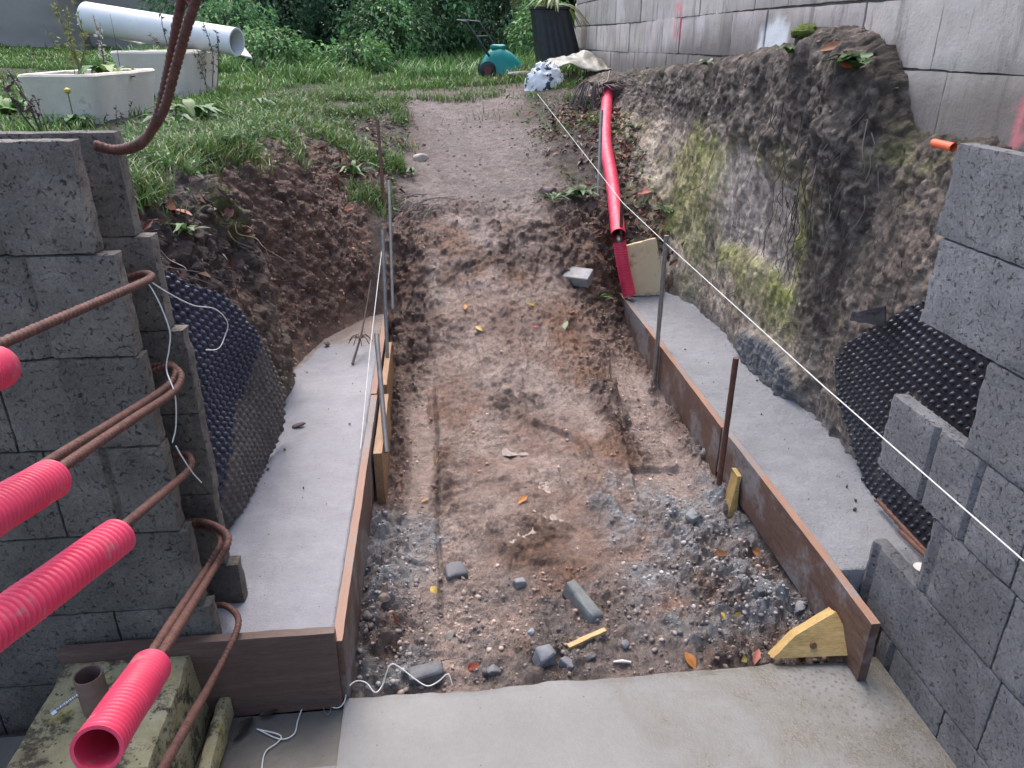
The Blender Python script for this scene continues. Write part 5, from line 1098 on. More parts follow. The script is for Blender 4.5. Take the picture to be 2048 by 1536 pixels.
# ================================================================== PLANTERS, PIPE
M_PLANT = simple('pebbledash', (.62, .53, .42), (.76, .67, .56), 4, (.7, .9), ((110, .7, .006), (20, .3, .006)), dirt=(6, .62, (.3, .25, .2)))
M_EARTH = simple('potting_soil', (.035, .028, .022), (.08, .06, .045), 20, (.8, .95), ((60, .8, .02),))
def trough(c, ang, L, Wd, Hh, label, seed):
    o = thing('planter_trough', label, 'planter', c, 'pale stone planters on the lawn'); n = 72
    def ring(k, z, rr):
        th = np.linspace(0, 2*np.pi, n, endpoint=False); q = (np.abs(np.cos(th))**rr+np.abs(np.sin(th))**rr)**(-1/rr); a = L/2*k*q*np.cos(th); b = Wd/2*(1-(1-k)*L/Wd)*q*np.sin(th)
        ca, sa = math.cos(ang), math.sin(ang); return np.stack([c[0]+a*ca-b*sa, c[1]+a*sa+b*ca, np.full(n, c[2]+z)], 1)
    R_ = [ring(.90, -.03, 11)]+[ring(.90+.10*s, Hh*s*.93, 11) for s in np.linspace(.1, 1, 9)]+[ring(1.005, Hh*.96, 11), ring(.99, Hh, 11), ring(.95, Hh*1.005, 11), ring(.90, Hh*.99, 10), ring(.88, Hh*.8, 10)]
    V = np.vstack(R_); V += .004*np.stack([fbm(V*9, 3, seed+k) for k in range(3)], 1); F = [[i*n+j, i*n+(j+1) % n, (i+1)*n+(j+1) % n, (i+1)*n+j] for i in range(len(R_)-1) for j in range(n)]
    mesh('trough', V, F, M_PLANT, o); V = np.vstack([ring(.885, Hh*.86, 6), ring(.5, Hh*.9, 5), ring(.05, Hh*.88, 4)]); V[:, 2] += .02*fbm(V*14, 3, seed+9); F = [[i*n+j, i*n+(j+1) % n, (i+1)*n+(j+1) % n, (i+1)*n+j] for i in range(2) for j in range(n)]+[[2*n+j for j in range(n)]]
    mesh('soil', V, F, M_EARTH, o); return o
a1, a2, a3 = at(72, 258, Z=1.08), at(212, 258, Z=1.08), at(318, 230, Z=1.08)
e1, e2 = (a1-a2)[:2], (a3-a2)[:2]; ang1 = math.atan2(e2[1], e2[0]); pc1 = (a1+a3)/2
T1 = trough(np.array([pc1[0], pc1[1], 1.08]), ang1, np.linalg.norm(e2)*1.12, np.linalg.norm(e1)*1.12, .265, 'nearer pale stone planter trough full of weeds', 1701)
c2_ = at(352, 196, Z=1.09); T2 = trough(np.array([c2_[0], c2_[1], 1.09]), ang1, .92, .55, .34, 'farther pale planter trough under the big white pipe', 1711)
M_PIPE = simple('white_pipe', (.62, .61, .58), (.74, .73, .70), 2.5, (.45, .65), ((40, .2, .003),), dirt=(5, .62, (.42, .38, .3)))
YP = c2_[1]-.1
pA, pB = at(176, 36, Y=YP+.5), at(474, 84, Y=YP); rp = 25*np.linalg.norm(pB-CP)/1500*.95
P, tq = resample([pA, pA*.35+pB*.65, pB], .05); rr = rp*np.interp(tq/tq[-1], [0, .60, .63, .70, .73, 1], [1.12, 1.10, 1.10, .98, .96, .96]); V, F = sweep(P, rr, 32, cap=False); V2, F2 = sweep(P[-3:], rp*.85, 32, cap=False)
n0 = len(V); F = F+[[k+n0 for k in f[::-1]] for f in F2]+[[(len(P)-1)*32+j, (len(P)-1)*32+(j+1) % 32, n0+64+(j+1) % 32, n0+64+j] for j in range(32)]
tag(mesh('drain_pipe', np.vstack([V, V2]), F, M_PIPE), 'big white drain pipe lying across the farther planter', 'pipe')
pv = [at(470, 105, Y=YP+.2), at(505, 115, Y=YP+.1), at(488, 92, Y=YP+.25), at(455, 95, Y=YP+.5)]; V, F = quadprism(*pv, .012, 5); tag(mesh('loose_sheet', V, F, M_PIPE), 'pale panel poking out beneath the open end of the white pipe', 'panel', 'pale panels under the pipe')
pv = [at(198, 66, Y=YP+.7), at(282, 86, Y=YP+.5), at(330, 76, Y=YP+.8), at(240, 56, Y=YP+1.1)]; V, F = quadprism(*pv, .012, 5); tag(mesh('loose_sheet', V, F, M_PIPE), 'pale flat panel under the far end of the white pipe', 'panel', 'pale panels under the pipe')

# ================================================================== SHRUBS AND WEEDS
def shrub(c, rx, ry, h, n, base, label, L=.07, group='overgrown shrubs at the back of the lawn', cat='shrub', stems=9, name='shrub'):
    o = thing(name, label, cat, c, group); mb = MB(); tips = []
    for k in range(stems):
        a = rng.random()*6.28; e = np.array([math.cos(a)*rx*.7*rng.random()**.5, math.sin(a)*ry*.7*rng.random()**.5, h*(.65+.4*rng.random())]); P = spline([np.asarray(c)+[e[0]*.3, e[1]*.3, -.05], np.asarray(c)+e*[.55, .55, .5], np.asarray(c)+e], 5)
        mb.add(*sweep(P, np.linspace(.012, .004, len(P)), 5, cap=False), (.055, .05, .025)); tips.append(P)
    mb.build('stems', M_DRY, o)
    dd = rdir(n*2); dd = dd[dd[:, 2] > -.9][:n]; rad = (.55+.5*rng.random(len(dd))**.6); q = dd*rad[:, None]; q[:, 2] = q[:, 2]*.5+.5
    lump = 1+.35*fbm(q*2.4+np.asarray(c), 3, int(abs(c[0]*97))); Pq = np.asarray(c)+q*lump[:, None]*[rx, ry, h]
    keep = (fbm(Pq*3.2, 3, 77) > -.32) & (Pq[:, 2] > c[2]+.01); Pq = Pq[keep]; dd = dd[keep]; m = len(Pq)
    D = dd*[1, 1, .2]+.7*rdir(m)+[0, 0, -.25]; cl = vcol(base, m, .4, .12); cl = mix(cl, np.asarray(base)*1.9, (rng.random(m) < .2)*.8); cl = mix(cl, np.asarray(base)*.4, (fbm(Pq*2.2, 2, 79) < -.1)*.7)
    V, F, C = leaves(Pq, D, rdir(m, 1.6), L*(.6+.8*rng.random(m)), L*.55*(.6+.8*rng.random(m)), cl, .2, .25)
    mesh('foliage', V, F, M_LEAF, o, attrs={'col': C}); return o
def gz(x, y_): j = np.argmin((gv[:, 0]-x)**2+(gv[:, 1]-y_)**2); return gv[j, 2]
for x0, y0, rx, ry, h, n, base, lab in (
    (-3.15, 12.2, .8, .7, 2.0, 4200, (.14, .25, .11), 'dark leafy shrub at the left end of the row, next to the beige wall'),
    (-2.1, 12.3, .8, .7, 2.2, 4200, (.11, .21, .095), 'dense dark green shrub, second from the beige wall'),
    (-1.05, 12.3, .8, .7, 2.2, 4200, (.095, .19, .09), 'darkest shrub behind the middle of the lawn edge'),
    (.0, 12.2, .8, .7, 2.1, 4200, (.12, .23, .095), 'tall shrub left of the mower handle'),
    (.95, 12.3, .75, .7, 1.9, 4000, (.13, .24, .095), 'leafy shrub right behind the mower'),
    (-2.5, 11.2, .6, .5, .75, 2400, (.15, .28, .10), 'low pale nettle clump at the foot of the left shrubs'),
    (-.5, 11.2, .6, .5, .95, 2600, (.15, .28, .10), 'nettle clump in front of the darkest shrub'),
    (-1.9, 10.3, .45, .35, .5, 1200, (.16, .29, .10), 'loose pale weeds standing in the lawn left of the others'),
    (-.9, 10.1, .4, .3, .42, 1000, (.15, .28, .09), 'loose pale weeds at the head of the bare path'),
    (1.5, 10.6, .42, .4, .8, 1800, (.15, .28, .09), 'light green undergrowth between mower and compost bin')):
    shrub((x0, y0, gz(x0, y0)-.02), rx, ry, h, n, base, lab)
# mass of growth far behind the shrubs
n_ = 15000; Pq = np.stack([-4.5+9.5*rng.random(n_), 13.45+2.2*rng.random(n_), 1.1+3.4*rng.random(n_)], 1); V, F, C = leaves(Pq, rdir(n_), rdir(n_, 1.), .26, .20, vcol((.09, .16, .08), n_, .4), .2, .2)
th = mesh('thicket', V, F, M_LEAF, attrs={'col': C}, origin=(0, 14, 1.1)); tag(th, 'dark mass of growth closing the view behind the shrubs', 'thicket', kind='stuff')

def rosette(c, n, L, w, base, label, name='weed', cat='weed', group='weeds on the banks', up=.5, flower=None):
    c = np.asarray(c); mb = MB()
    for k in range(n):
        a = rng.random()*6.28; el = up*(.4+rng.random()); l = L*(.6+.6*rng.random()); dr = np.array([math.cos(a), math.sin(a), 0]); P = spline([c, c+dr*l*.5+[0, 0, l*el*.7], c+dr*l+[0, 0, l*el*.45]], 4); T = np.gradient(P, axis=0); sd = np.cross(T, [0, 0, 1]); sd /= np.linalg.norm(sd, axis=1)[:, None]+1e-9
        ww = w*(.5+.7*rng.random())*np.sin(np.linspace(.15, 3.0, len(P)))[:, None]*(1+.25*np.sin(np.linspace(0, 22, len(P)))[:, None]); m = len(P)
        mb.add(np.concatenate([P-sd*ww+[0, 0, .15*w], P, P+sd*ww+[0, 0, .15*w]]), [[i+o*m, i+1+o*m, i+1+(o+1)*m, i+(o+1)*m] for o in (0, 1) for i in range(m-1)], vcol(base, 1, .3)[0])
    if flower:
        e = c+np.array([0, 0, flower]); mb.add(*sweep([c, e], .0025, 5), (.08, .09, .03)); hv, hf = sweep([e, e+[0, 0, .01], e+[0, 0, .022], e+[0, 0, .03]], [.004, .016, .015, .004], 10); mb.add(hv, hf, (.5, .42, .08))
    return tag(mb.build(name, M_LEAF, origin=c), label, cat, group)
for x, y_, n, L, w, base, lab in (
    (395, 245, 26, .22, .028, (.10, .19, .05), 'big pale dandelion clump on the left bank edge by the bent bars'),
    (345, 262, 16, .16, .022, (.07, .15, .04), 'smaller leafy weed just behind the end of the left wall top'),
    (520, 215, 18, .15, .016, (.06, .13, .035), 'leafy weed on the left bank edge, nearest the path'),
    (372, 468, 12, .085, .013, (.12, .17, .07), 'small pale rosette low on the dark left bank'),
    (705, 355, 26, .16, .012, (.06, .125, .03), 'bright grass tuft on the slope left of the path'),
    (825, 352, 18, .10, .008, (.06, .11, .03), 'short grass tuft at the left edge of the bare path'),
    (1165, 395, 20, .13, .018, (.06, .13, .035), 'green dock rosette beside the foot of the leaning grey rod'),
    (1105, 398, 18, .12, .010, (.07, .12, .03), 'grassy tuft left of the dock rosette'),
    (1270, 258, 12, .07, .014, (.16, .21, .12), 'tiny pale rosette between red pipe and clay bank'),
    (1335, 425, 12, .07, .012, (.12, .18, .08), 'small rosette at the foot of the clay bank by the plywood'),
    (1195, 600, 10, .09, .010, (.07, .15, .04), 'green sprig pressed against the far end of the right board'),
    (1412, 132, 12, .07, .013, (.17, .21, .13), 'pale sprig growing at the foot of the old wall'),
    (1580, 105, 12, .08, .014, (.06, .15, .03), 'bright green sprig on the soil clump by the lime stain'),
    (1712, 140, 18, .11, .026, (.05, .11, .035), 'dark ivy like plant hanging on the soil clump'),
    (150, 248, 12, .12, .022, (.06, .14, .045), 'yellow budded weed in front of the nearer planter'),
    (20, 230, 16, .22, .05, (.08, .17, .03), 'broad leaved weed left of the nearer planter'),
    (1590, 1000, 0, 0, 0, None, '')):
    if n: g_, _n = on_ground(x, y_, 8); rosette(g_+_n*.01, n, L, w, base, lab, flower=.14 if 'budded' in lab else None)
# moss cushion on the soil clump
mc = on_ground(1608, 58)[0]; V, F = heap(mc, .05, .05, .03, 1801, 30, .3); V, F = V, F
tag(mesh('moss_cushion', V, F, simple('moss', (.06, .09, .012), (.12, .16, .02), 30, (.8, .95), ((120, .9, .008),))), 'bright green moss cushion on top of the soil clump', 'moss')
def stalks(c, items, name, label, cat, group, leafcol, seed):
    """dry flower stalks with small leaves and seed heads along them"""
    mb = MB(); lp, ld, lc = [], [], []
    for a, b, r, colr, nl, sz in items:
        a, b = np.asarray(a), np.asarray(b); mid = (a+b)/2+rng.normal(size=3)*np.linalg.norm(b-a)*.06; P = spline([a, mid, b], 6); mb.add(*sweep(P, np.linspace(r, r*.4, len(P)), 5), np.asarray(colr))
        for k in range(nl):
            t = .25+.75*rng.random(); q = P[int(t*(len(P)-1))]; lp.append(q); ld.append(rdir(1, .3)[0]*sz); lc.append(vcol(leafcol, 1, .35)[0])
    o = mb.build(name, M_DRY, origin=c); tag(o, label, cat, group)
    if lp:
        lp, ld, lc = np.array(lp), np.array(ld), np.array(lc); L = np.linalg.norm(ld, axis=1); V, F, C = leaves(lp, ld, rdir(len(lp), 1), L, L*.4, lc, .2, .3); mesh('foliage', V, F, M_LEAF, o, attrs={'col': C})
    return o
y1_ = pc1[1]; z1_ = 1.08+.24
def st_(x0, y0, x1, y1, r, colr, nl, sz, Yd): return (at(x0, y0, Y=Yd), at(x1, y1, Y=Yd+.05), r, colr, nl, sz)
stalks(at(160, 150, Y=y1_), [st_(165, 150, 105, 0, .004, (.2, .19, .07), 40, .035, y1_), st_(160, 150, 130, 10, .004, (.22, .2, .08), 46, .035, y1_), st_(155, 152, 140, -20, .004, (.2, .2, .08), 46, .035, y1_), st_(170, 150, 88, 50, .003, (.15, .14, .06), 18, .03, y1_), st_(150, 150, 118, 70, .003, (.18, .17, .06), 14, .03, y1_)], 'weed_stalks', 'tall yellowed weed stalks growing in the nearer planter', 'weed', 'dry stalks around the planters', (.24, .25, .09), 1)
stalks(at(210, 140, Y=y1_+.2), [st_(210, 140, 186, 30, .004, (.16, .09, .06), 36, .03, y1_+.2), st_(208, 142, 200, 45, .003, (.2, .11, .07), 24, .03, y1_+.2), st_(240, 135, 220, 28, .002, (.06, .05, .05), 0, .0, y1_+.2)], 'weed_stalks', 'reddish weed stalks with white seed tufts in the nearer planter', 'weed', 'dry stalks around the planters', (.5, .48, .42), 2)
rosette(at(215, 150, Y=y1_+.1)+[0, 0, -.05], 16, .17, .035, (.17, .26, .07), 'light green broad leaves inside the nearer planter', up=.7)
stalks(at(340, 95, Y=c2_[1]), [st_(335, 92, 320, 5, .004, (.1, .1, .05), 12, .05, c2_[1]-.2), st_(350, 90, 345, 50, .003, (.07, .06, .05), 10, .035, c2_[1]-.2), st_(320, 92, 300, 70, .003, (.06, .05, .045), 14, .03, c2_[1]-.2), st_(365, 92, 385, 62, .003, (.06, .05, .045), 18, .03, c2_[1]-.2), st_(345, 95, 360, 75, .003, (.07, .05, .045), 22, .03, c2_[1]-.2)], 'weed_stalks', 'straggly green and dark sprigs in the farther planter', 'weed', 'dry stalks around the planters', (.13, .15, .08), 3)
yd = y1_+.7
stalks(at(420, 170, Y=yd), [st_(425, 175, 405, 40, .004, (.07, .05, .04), 26, .03, yd), st_(415, 178, 385, 95, .003, (.06, .045, .04), 22, .03, yd), st_(435, 170, 432, 60, .003, (.07, .05, .045), 26, .03, yd), st_(410, 170, 395, 100, .003, (.06, .05, .045), 16, .03, yd)], 'weed_stalks', 'dark withered stalks at the right side of the farther planter', 'weed', 'dry stalks around the planters', (.09, .07, .055), 4)
stalks(at(45, 240, Y=3.4), [st_(80, 262, 15, 140, .005, (.06, .045, .04), 30, .03, 3.4), st_(70, 262, 5, 165, .004, (.06, .045, .04), 26, .03, 3.4), st_(85, 262, 60, 200, .003, (.05, .04, .035), 20, .025, 3.4), st_(95, 262, 68, 190, .003, (.05, .04, .035), 10, .025, 3.4)], 'weed_stalks', 'withered dark stalks at the left photo edge before the planter', 'weed', 'dry stalks around the planters', (.09, .06, .055), 5)
yd = y1_-.45
for x, dx, y2 in ((172, -2, 188), (205, 8, 225), (230, 2, 210), (262, 4, 200), (250, -10, 225), (190, -18, 215), (270, 12, 225), (115, 3, 240), (225, 20, 228)):
    stalks(at(x, 265, Y=yd), [st_(x, 265, x+dx, y2, .0025, (.06, .05, .04), 12, .022, yd)], 'weed_stalk', 'dark dry sprig standing between the nearer planter and the left wall', 'weed', 'dark dry sprigs before the nearer planter', (.07, .06, .045), 6)

# ================================================================== RUBBLE AND SMALL THINGS
def chunk(x, y_, sx, sy, sz, yaw, tilt, colr, name, label, cat, seed, group=None, edge=.02, amp=.006, sink=.3, c=None):
    g_, _ = on_ground(x, y_, 6) if c is None else (np.asarray(c), 0); rg = np.random.default_rng(seed); blocky = name in ('block_chunk', 'brick')
    h = np.array([sx, sy, sz])/2; bm = bmesh.new()
    if blocky:
        Q = np.array([(i, j, k) for i in (-1, 1) for j in (-1, 1) for k in (-1, 1)], float)
        Q = np.vstack([q_*(.45+.55*rg.random(3)) for q_ in Q for m_ in (0, 1)]) if name == 'block_chunk' else Q*(.94+.06*rg.random((8, 3)))
    else: Q = rg.normal(size=(26, 3)); Q /= np.linalg.norm(Q, axis=1)[:, None]; Q *= (.75+.35*rg.random((26, 1)))
    for q_ in Q: bm.verts.new(q_*h)
    bmesh.ops.convex_hull(bm, input=bm.verts)
    for v_ in [v_ for v_ in bm.verts if not v_.link_faces]: bm.verts.remove(v_)
    bmesh.ops.dissolve_limit(bm, angle_limit=.12, verts=bm.verts, edges=bm.edges); bmesh.ops.bevel(bm, geom=list(bm.edges), offset=min(h)*.12, segments=1, affect='EDGES')
    bmesh.ops.triangulate(bm, faces=bm.faces); bmesh.ops.subdivide_edges(bm, edges=[e_ for e_ in bm.edges if e_.calc_length() > max(h)*.35], cuts=2, use_grid_fill=True)
    bm.verts.ensure_lookup_table(); V = np.array([v_.co[:] for v_ in bm.verts]); F = [[v_.index for v_ in f_.verts] for f_ in bm.faces]; bm.free()
    V += np.stack([fbm(V*28+seed, 3, seed+k) for k in range(3)], 1)*amp*.5
    M_ = rot((0, 0, 1), yaw)@rot((1, 0, 0), tilt); V = V@M_.T+g_+[0, 0, sz*(.5-sink)]
    k = (.8+.4*vn(V*60, seed))[:, None]; o = mesh(name, V, F, M_COL, smooth=True, sharp=25, attrs={'col': np.asarray(colr)*1.35*k}); return tag(o, label, cat, group)
GR = 'stones and broken blocks in the mud'; GC, BC = (.105, .105, .11), (.17, .125, .1)
for a in ((910, 1148, .075, .06, .055, .3, .2, GC, 'block_chunk', 'dark grey broken block half sunk left of the trench middle', 'block'),
          (1165, 1210, .045, .15, .06, .5, .3, (.13, .135, .13), 'block_chunk', 'long grey block shard lying right of the trench middle', 'block'),
          (1088, 1316, .065, .06, .055, .6, .2, (.14, .145, .155), 'block_chunk', 'square grey block piece by the slab edge, under the wood splint', 'block'),
          (1130, 1330, .03, .045, .035, .9, .3, (.12, .12, .13), 'block_chunk', 'small grey chip leaning on the square block piece', 'block'),
          (1040, 1168, .045, .035, .03, .2, 0, (.15, .155, .165), 'block_chunk', 'flat grey chip in the mud behind the broken block', 'block'),
          (1062, 1267, .035, .03, .028, .7, 0, (.19, .19, .2), 'stone', 'light round stone above the square block piece', 'stone'),
          (850, 1350, .10, .06, .06, .2, .1, (.10, .10, .105), 'block_chunk', 'grey block lying against the slab edge near the white cord', 'block'),
          (1415, 908, .075, .07, .065, .4, .1, (.13, .11, .10), 'stone', 'brown stone beside the rusty stake with the wedge', 'stone'),
          (1520, 1195, .03, .025, .06, .2, .1, (.07, .075, .085), 'block_chunk', 'dark upright chip in the grey splatter at the right', 'block'),
          (1385, 1035, .06, .045, .03, .7, .1, (.14, .145, .15), 'block_chunk', 'flat grey chip in the grey splatter right of the pit', 'block'),
          (735, 305, .30, .12, .08, .05, 0, (.11, .085, .075), 'stone', 'long brown flat stone on the slope left of the path', 'stone'),
          (1095, 385, .12, .10, .09, .1, 0, (.12, .085, .08), 'stone', 'brown stone in the slope beside the dock rosette', 'stone'),
          (770, 1195, .05, .04, .03, .7, 0, BC, 'stone', 'small brown stone near the left board', 'stone'),
          (735, 1235, .04, .04, .03, .2, 0, (.10, .08, .07), 'stone', 'dark brown stone at the foot of the left board', 'stone'),
          (900, 1275, .05, .035, .03, 1.2, 0, (.09, .085, .08), 'stone', 'small dark stone near the orange leaf', 'stone'),
          (1250, 1290, .035, .03, .03, .2, 0, (.12, .12, .125), 'stone', 'little grey stone right of the wood splint', 'stone'),
          (1180, 1315, .03, .025, .025, .5, 0, (.10, .09, .085), 'stone', 'little dark stone under the wood splint', 'stone'),
          (985, 1345, .05, .04, .035, .1, 0, (.11, .11, .115), 'stone', 'grey stone against the slab edge left of the block piece', 'stone'),
          (1600, 1215, .05, .04, .035, .9, .1, (.15, .15, .155), 'stone', 'grey lump beside the yellow offcut', 'stone')):
    chunk(*a, seed=2000+a[0], group=GR, sink=.42)
chunk(1157, 558, .15, .105, .06, -.55, .35, (.2, .195, .195), 'brick', 'grey brick tilted in the earth above the right board', 'brick', 2101, edge=.008, amp=.003)
chunk(840, 320, .13, .09, .06, -.4, .4, (.27, .22, .18), 'stone', 'pale angular stone on the left edge of the bare path', 'stone', 2103, GR)
chunk(1040, 155, .30, .16, .13, .1, .0, (.13, .105, .095), 'stone', 'brown stone lump in front of the mower', 'stone', 2105, GR, edge=.05)
chunk(597, 853, .055, .03, .016, .2, 0, (.065, .05, .045), 'mud_clod', 'dark mud clod lying on the left footing', 'mud clod', 2107, sink=.1, c=at(597, 853, Z=.186))
chunk(655, 690, .035, .03, .025, .3, 0, (.1, .075, .06), 'mud_clod', 'brown clod on the far edge of the left footing', 'mud clod', 2109, sink=.2, c=at(655, 690, Z=.19))
# wood splint, white scraps, bark
s0, _ = on_ground(1135, 1302); s1, _ = on_ground(1213, 1268); ax = (s1-s0)/np.linalg.norm(s1-s0); V, F = boxgrid(0, np.linalg.norm(s1-s0), -.009, .009, -.006, .006, .012, rough_box(.002, 30, 2201, .006)); a_, b_, c_ = frame(ax)
tag(mesh('wood_splint', oriented(V, s0+[0, 0, .012], a_, b_, c_), F, M_RAWX), 'short yellow wood splint lying in the rubble near the slab', 'wood piece')
s0, _ = on_ground(1225, 1330); s1, _ = on_ground(1262, 1328); tag(mesh('plastic_scrap', *sweep([s0+[0, 0, .006], (s0+s1)/2+[0, 0, .010], s1+[0, 0, .007]], [.002, .0045, .003], 8), M_STRING), 'tiny white plastic sliver by the slab edge', 'scrap')
for x0, y0, x1, y1, r, lab in ((705, 728, 742, 560, .005, 'dead twig stuck upright in the far end of the left footing'), (690, 640, 700, 560, .003, 'thin dead twig leaning beside it near the bank')):
    a, b = at(x0, y0, Z=.19), at(x1, y1, Y=at(x0, y0, Z=.19)[1]+.42); P = spline([a, a*.6+b*.4+[.01, 0, .0], b], 8); mb = MB(); mb.add(*sweep(P, np.linspace(r*1.3, r*.5, len(P)), 6))
    if r > .004:
        c = P[6]; 
        for k in range(9): an = k*.7; mb.add(*sweep(spline([c, c+[.03*math.cos(an), .03*math.sin(an), .012], c+[.055*math.cos(an), .055*math.sin(an), -.015]], 4), .002, 5))
    tag(mb.build('dead_twig', simple('twig', (.06, .045, .038), (.11, .08, .065), 30, (.7, .9), ((120, .5, .002),))), lab, 'twig', 'dead twigs')
# cut palm stalks lying at the crest of the mound
mb = MB()
for k in range(16):
    a, _ = on_ground(800+rng.normal()*22, 440+rng.normal()*25, 8); an = .9+rng.normal()*.35; L = .10+.16*rng.random(); e = a+np.array([math.cos(an)*L, math.sin(an)*L*.5, .02*rng.random()+.05]); mb.add(*sweep(spline([a+[0, 0, .02], (a+e)/2+[0, 0, .03], e], 4), .0032, 5), vcol((.17, .14, .12), 1)[0])
tag(mb.build('dry_stalks', M_DRY, origin=on_ground(800, 440)[0]), 'bundle of dry grey stalks at the left edge of the dug earth', 'stalks', kind='stuff')
# fallen leaves one can point at
def fleaf(x, y_, L, w, colr, lab, yaw=None, z=None):
    if z is None: g_, n_ = on_ground(x, y_, 6)
    else: g_, n_ = at(x, y_, Z=z), np.array([0, 0, 1.])
    a = rng.random()*6.28 if yaw is None else yaw; D = np.array([math.cos(a), math.sin(a), 0]); D -= n_*(D@n_); D /= np.linalg.norm(D); Sd = np.cross(D, n_); V, F = [], []; nu, nv = 9, 5
    for i in range(nu):
        for j in range(nv):
            s = i/(nu-1); t2 = j/(nv-1)*2-1; ww = w/2*math.sin(math.pi*min(1, s*.98+.01))**.8; V.append(g_+n_*(.008+.25*ww*abs(t2)+.05*L*math.sin(s*3))+D*(s-.5)*L+Sd*t2*ww)
            if i < nu-1 and j < nv-1: F.append([i*nv+j, (i+1)*nv+j, (i+1)*nv+j+1, i*nv+j+1])
    V = np.array(V); V += .0015*np.stack([fbm(V*60, 2, 5+k) for k in range(3)], 1); o = mesh('fallen_leaf', V, F, M_DRY, attrs={'col': np.asarray(colr)*(.75+.5*vn(V*120, 7))[:, None]}); tag(o, lab, 'leaf', 'single fallen leaves on the mud')
YE, OR, RD, BR_, GN = (.5, .34, .06), (.42, .17, .04), (.26, .06, .035), (.15, .07, .035), (.3, .34, .2)
for a in ((930, 617, .05, .022, OR, 'orange yellow leaf on the mound, left of its crest'), (1060, 610, .05, .018, YE, 'yellow leaf in the middle of the mound, below the brick'), (958, 660, .05, .02, YE, 'pale yellow leaf on the slick mud below the orange one'),
          (1132, 655, .07, .032, GN, 'pale grey green leaf lying on the right side of the mound'), (1070, 655, .04, .02, (.5, .14, .14), 'pinkish leaf left of the pale grey green leaf'), (1237, 692, .05, .02, (.12, .25, .07), 'green leaf near the right board, halfway up'),
          (1045, 1003, .06, .022, OR, 'orange brown leaf by the puddles in the middle of the trench'), (878, 922, .03, .014, YE, 'small yellow leaf beside the smooth wheel track'), (850, 1003, .03, .014, OR, 'little orange leaf at the near end of the wheel track'),
          (868, 1183, .035, .022, YE, 'yellow leaf right in front of the broken block'), (912, 1277, .04, .02, OR, 'orange leaf in the dark rubble left of the splint'), (795, 1235, .045, .012, RD, 'narrow red brown leaf near the left board'),
          (950, 1335, .05, .02, RD, 'dark red leaf curled against the slab edge'), (1520, 1105, .05, .02, OR, 'orange leaf on the bark in the grey splatter'), (1441, 1232, .022, .018, YE, 'small yellow leaf, left of the pair by the yellow offcut'),
          (1472, 1225, .022, .014, YE, 'tiny yellow leaf, right of the pair by the yellow offcut'), (1482, 1318, .035, .022, (.5, .42, .12), 'round pale yellow leaf at the slab edge by the offcut'), (1380, 1325, .05, .03, OR, 'torn orange leaf at the slab edge, left of the round yellow one'),
          (1515, 1316, .05, .02, RD, 'red brown leaf between round yellow leaf and offcut'), (1440, 1112, .07, .03, BR_, 'large brown bark like leaf in the grey splatter'), (1190, 235, .06, .035, (.5, .27, .05), 'orange leaf under the dry palm leaf'),
          (1275, 412, .06, .04, (.35, .27, .17), 'pale tan leaf below the clay bank'), (1290, 388, .10, .05, RD, 'reddish curled leaf pile against the clay bank'), (1255, 315, .09, .05, RD, 'red brown leaf cluster right of the smooth red pipe'),
          (360, 430, .08, .05, (.28, .10, .06), 'red leaf on the dark left bank above the blue sheet'), (455, 428, .06, .035, (.22, .07, .05), 'small red leaf right of it on the dark left bank'), (335, 410, .08, .04, (.22, .08, .05), 'red brown leaf near the end of the left wall'),
          (1692, 122, .07, .05, (.45, .13, .05), 'red orange leaf on the soil clump'), (1665, 95, .10, .03, (.3, .12, .05), 'curled brown leaf on the soil clump, above the red one'), (700, 420, .08, .03, (.25, .08, .06), 'reddish leaf at the far end of the left trench'),
          (1110, 310, .04, .02, OR, 'orange leaf on the right slope beside the path')):
    fleaf(*a)
for a in ((488, 1462, .07, .03, (.03, .022, .018), 'dark rotten leaf on the damp floor beside the stone base', 1.1, -.008), (540, 1430, .05, .025, (.045, .03, .024), 'dark wet leaf near the foot of the end board', .4, -.008)): fleaf(*a)
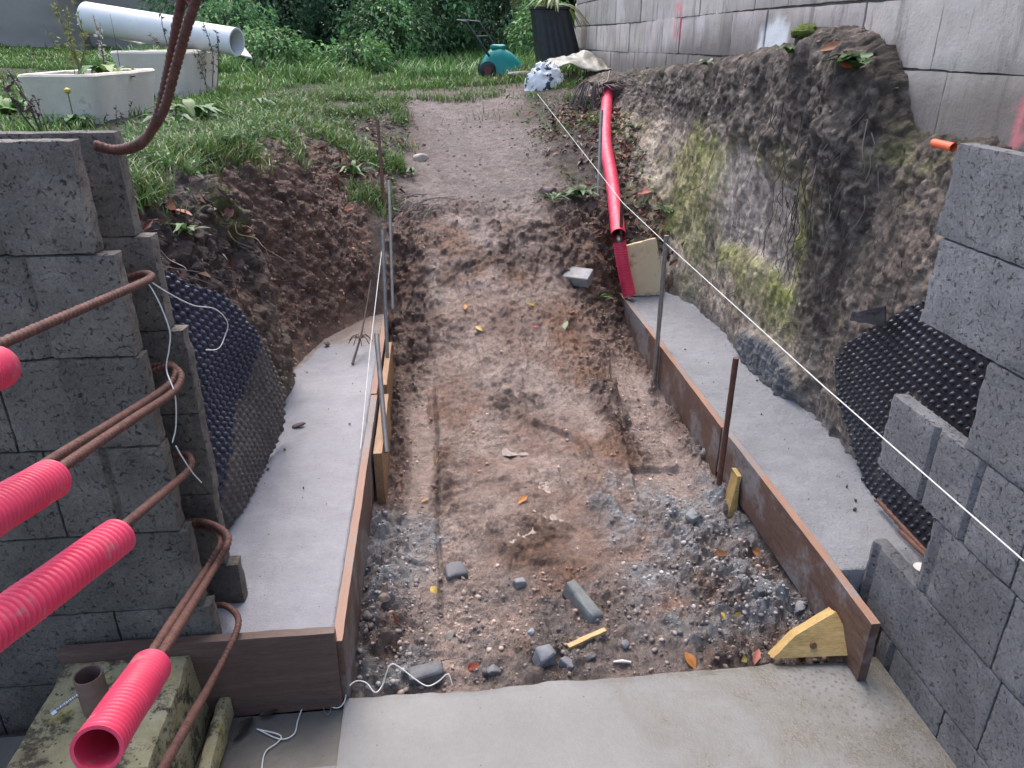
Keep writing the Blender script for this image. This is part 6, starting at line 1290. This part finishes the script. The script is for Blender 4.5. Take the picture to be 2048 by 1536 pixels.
# water in the footprints
M_WATER = NT('muddy_water'); M_WATER = M_WATER.out((.19, .135, .105), (.1, .1, .1), M_WATER.bump(M_WATER.noise(45, 4, .7), .55, .012), spec=.8)
GPD = 'puddles in the trodden mud'
for x, y_, rx, ry, lab, s_ in ((1018, 893, .062, .05, 'bright puddle in the middle of the mud reflecting the sky', 1), (1085, 965, .05, .07, 'brown puddle below the bright one, full of prints', 2), (1112, 1045, .04, .07, 'long puddle between rubble and grey splatter', 3), (1062, 1068, .055, .04, 'shallow puddle left of the long one', 4)):
    g_, _ = on_ground(x, y_); th = np.linspace(0, 2*np.pi, 60, endpoint=False); k = 1+.45*fbm(np.stack([np.cos(th)*1.4, np.sin(th)*1.4, np.full(60, s_*7.)], 1), 3, 2300+s_)
    lz_ = np.sort(gv[(np.abs(gv[:, 0]-g_[0]) < rx) & (np.abs(gv[:, 1]-g_[1]) < ry), 2]); zz = lz_[int(len(lz_)*.12)]
    ring = np.stack([g_[0]+rx*1.6*k*np.cos(th), g_[1]+ry*1.6*k*np.sin(th), np.full(60, zz)], 1); V = np.vstack([ring, [[g_[0], g_[1], zz]]]); w_ = mesh('puddle', V, [[j, (j+1) % 60, 60] for j in range(60)], M_WATER); tag(w_, lab, 'puddle', GPD, 'structure')
# right corner: two bars and a tin behind the blocks, orange pipe stub
GB2 = 'bar ends beside the right membrane'
for a, b, lab in ((at(1755, 1000, Z=.21), at(1862, 1115, Z=.22), 'longer rusty bar lying along the foot of the right membrane'), (at(1800, 1062, Z=.23), at(1860, 1120, Z=.25), 'shorter rusty bar end beside the longer one above the tin')):
    P, tq = resample([a, b+(b-a)*.3], .003); tag(mesh('rebar', *sweep(P, .0062*(1+.14*(np.sin(tq*2*np.pi/.010) > .4)), 8), M_RUST), lab, 'rebar', GB2)
cn = at(1842, 1140, X=1.22); can = thing('tin_can', 'open red and white tin behind the lower blocks of the right wall', 'tin', cn+[0, 0, -.05]); V, F = sweep([cn+[0, 0, -.05], cn+[0, 0, .0], cn+[0, 0, .004]], [.020, .020, .021], 20, cap=False)
mesh('can_body', V, F, simple('can_red', (.35, .02, .03), (.6, .5, .5), 18, (.3, .5), ()), can); V, F = sweep([cn+[0, 0, .004], cn+[0, 0, .009], cn+[0, 0, .006], cn+[0, 0, -.01]], [.0205, .0205, .0175, .0175], 20, cap=True); mesh('rim', V, F, M_STRING, can)
c = at(1868, 286, X=1.47); P = [c, c+[-.005, -.10, .0]]; V1, F1 = sweep(P, .0125, 16, cap=False); V2, F2 = sweep(P, .0105, 16, cap=False); tag(mesh('orange_pipe', np.vstack([V1, V2]), F1+[[k+len(V1) for k in f[::-1]] for f in F2]+[[j, j+32, (j+1) % 16+32, (j+1) % 16] for j in range(16)], simple('orange_plastic', (.75, .13, .05), (.82, .18, .07), 9, (.4, .5), ())), 'short orange pipe stub poking from the soil above the right wall top', 'pipe')
# mortar drip at the left wall foot
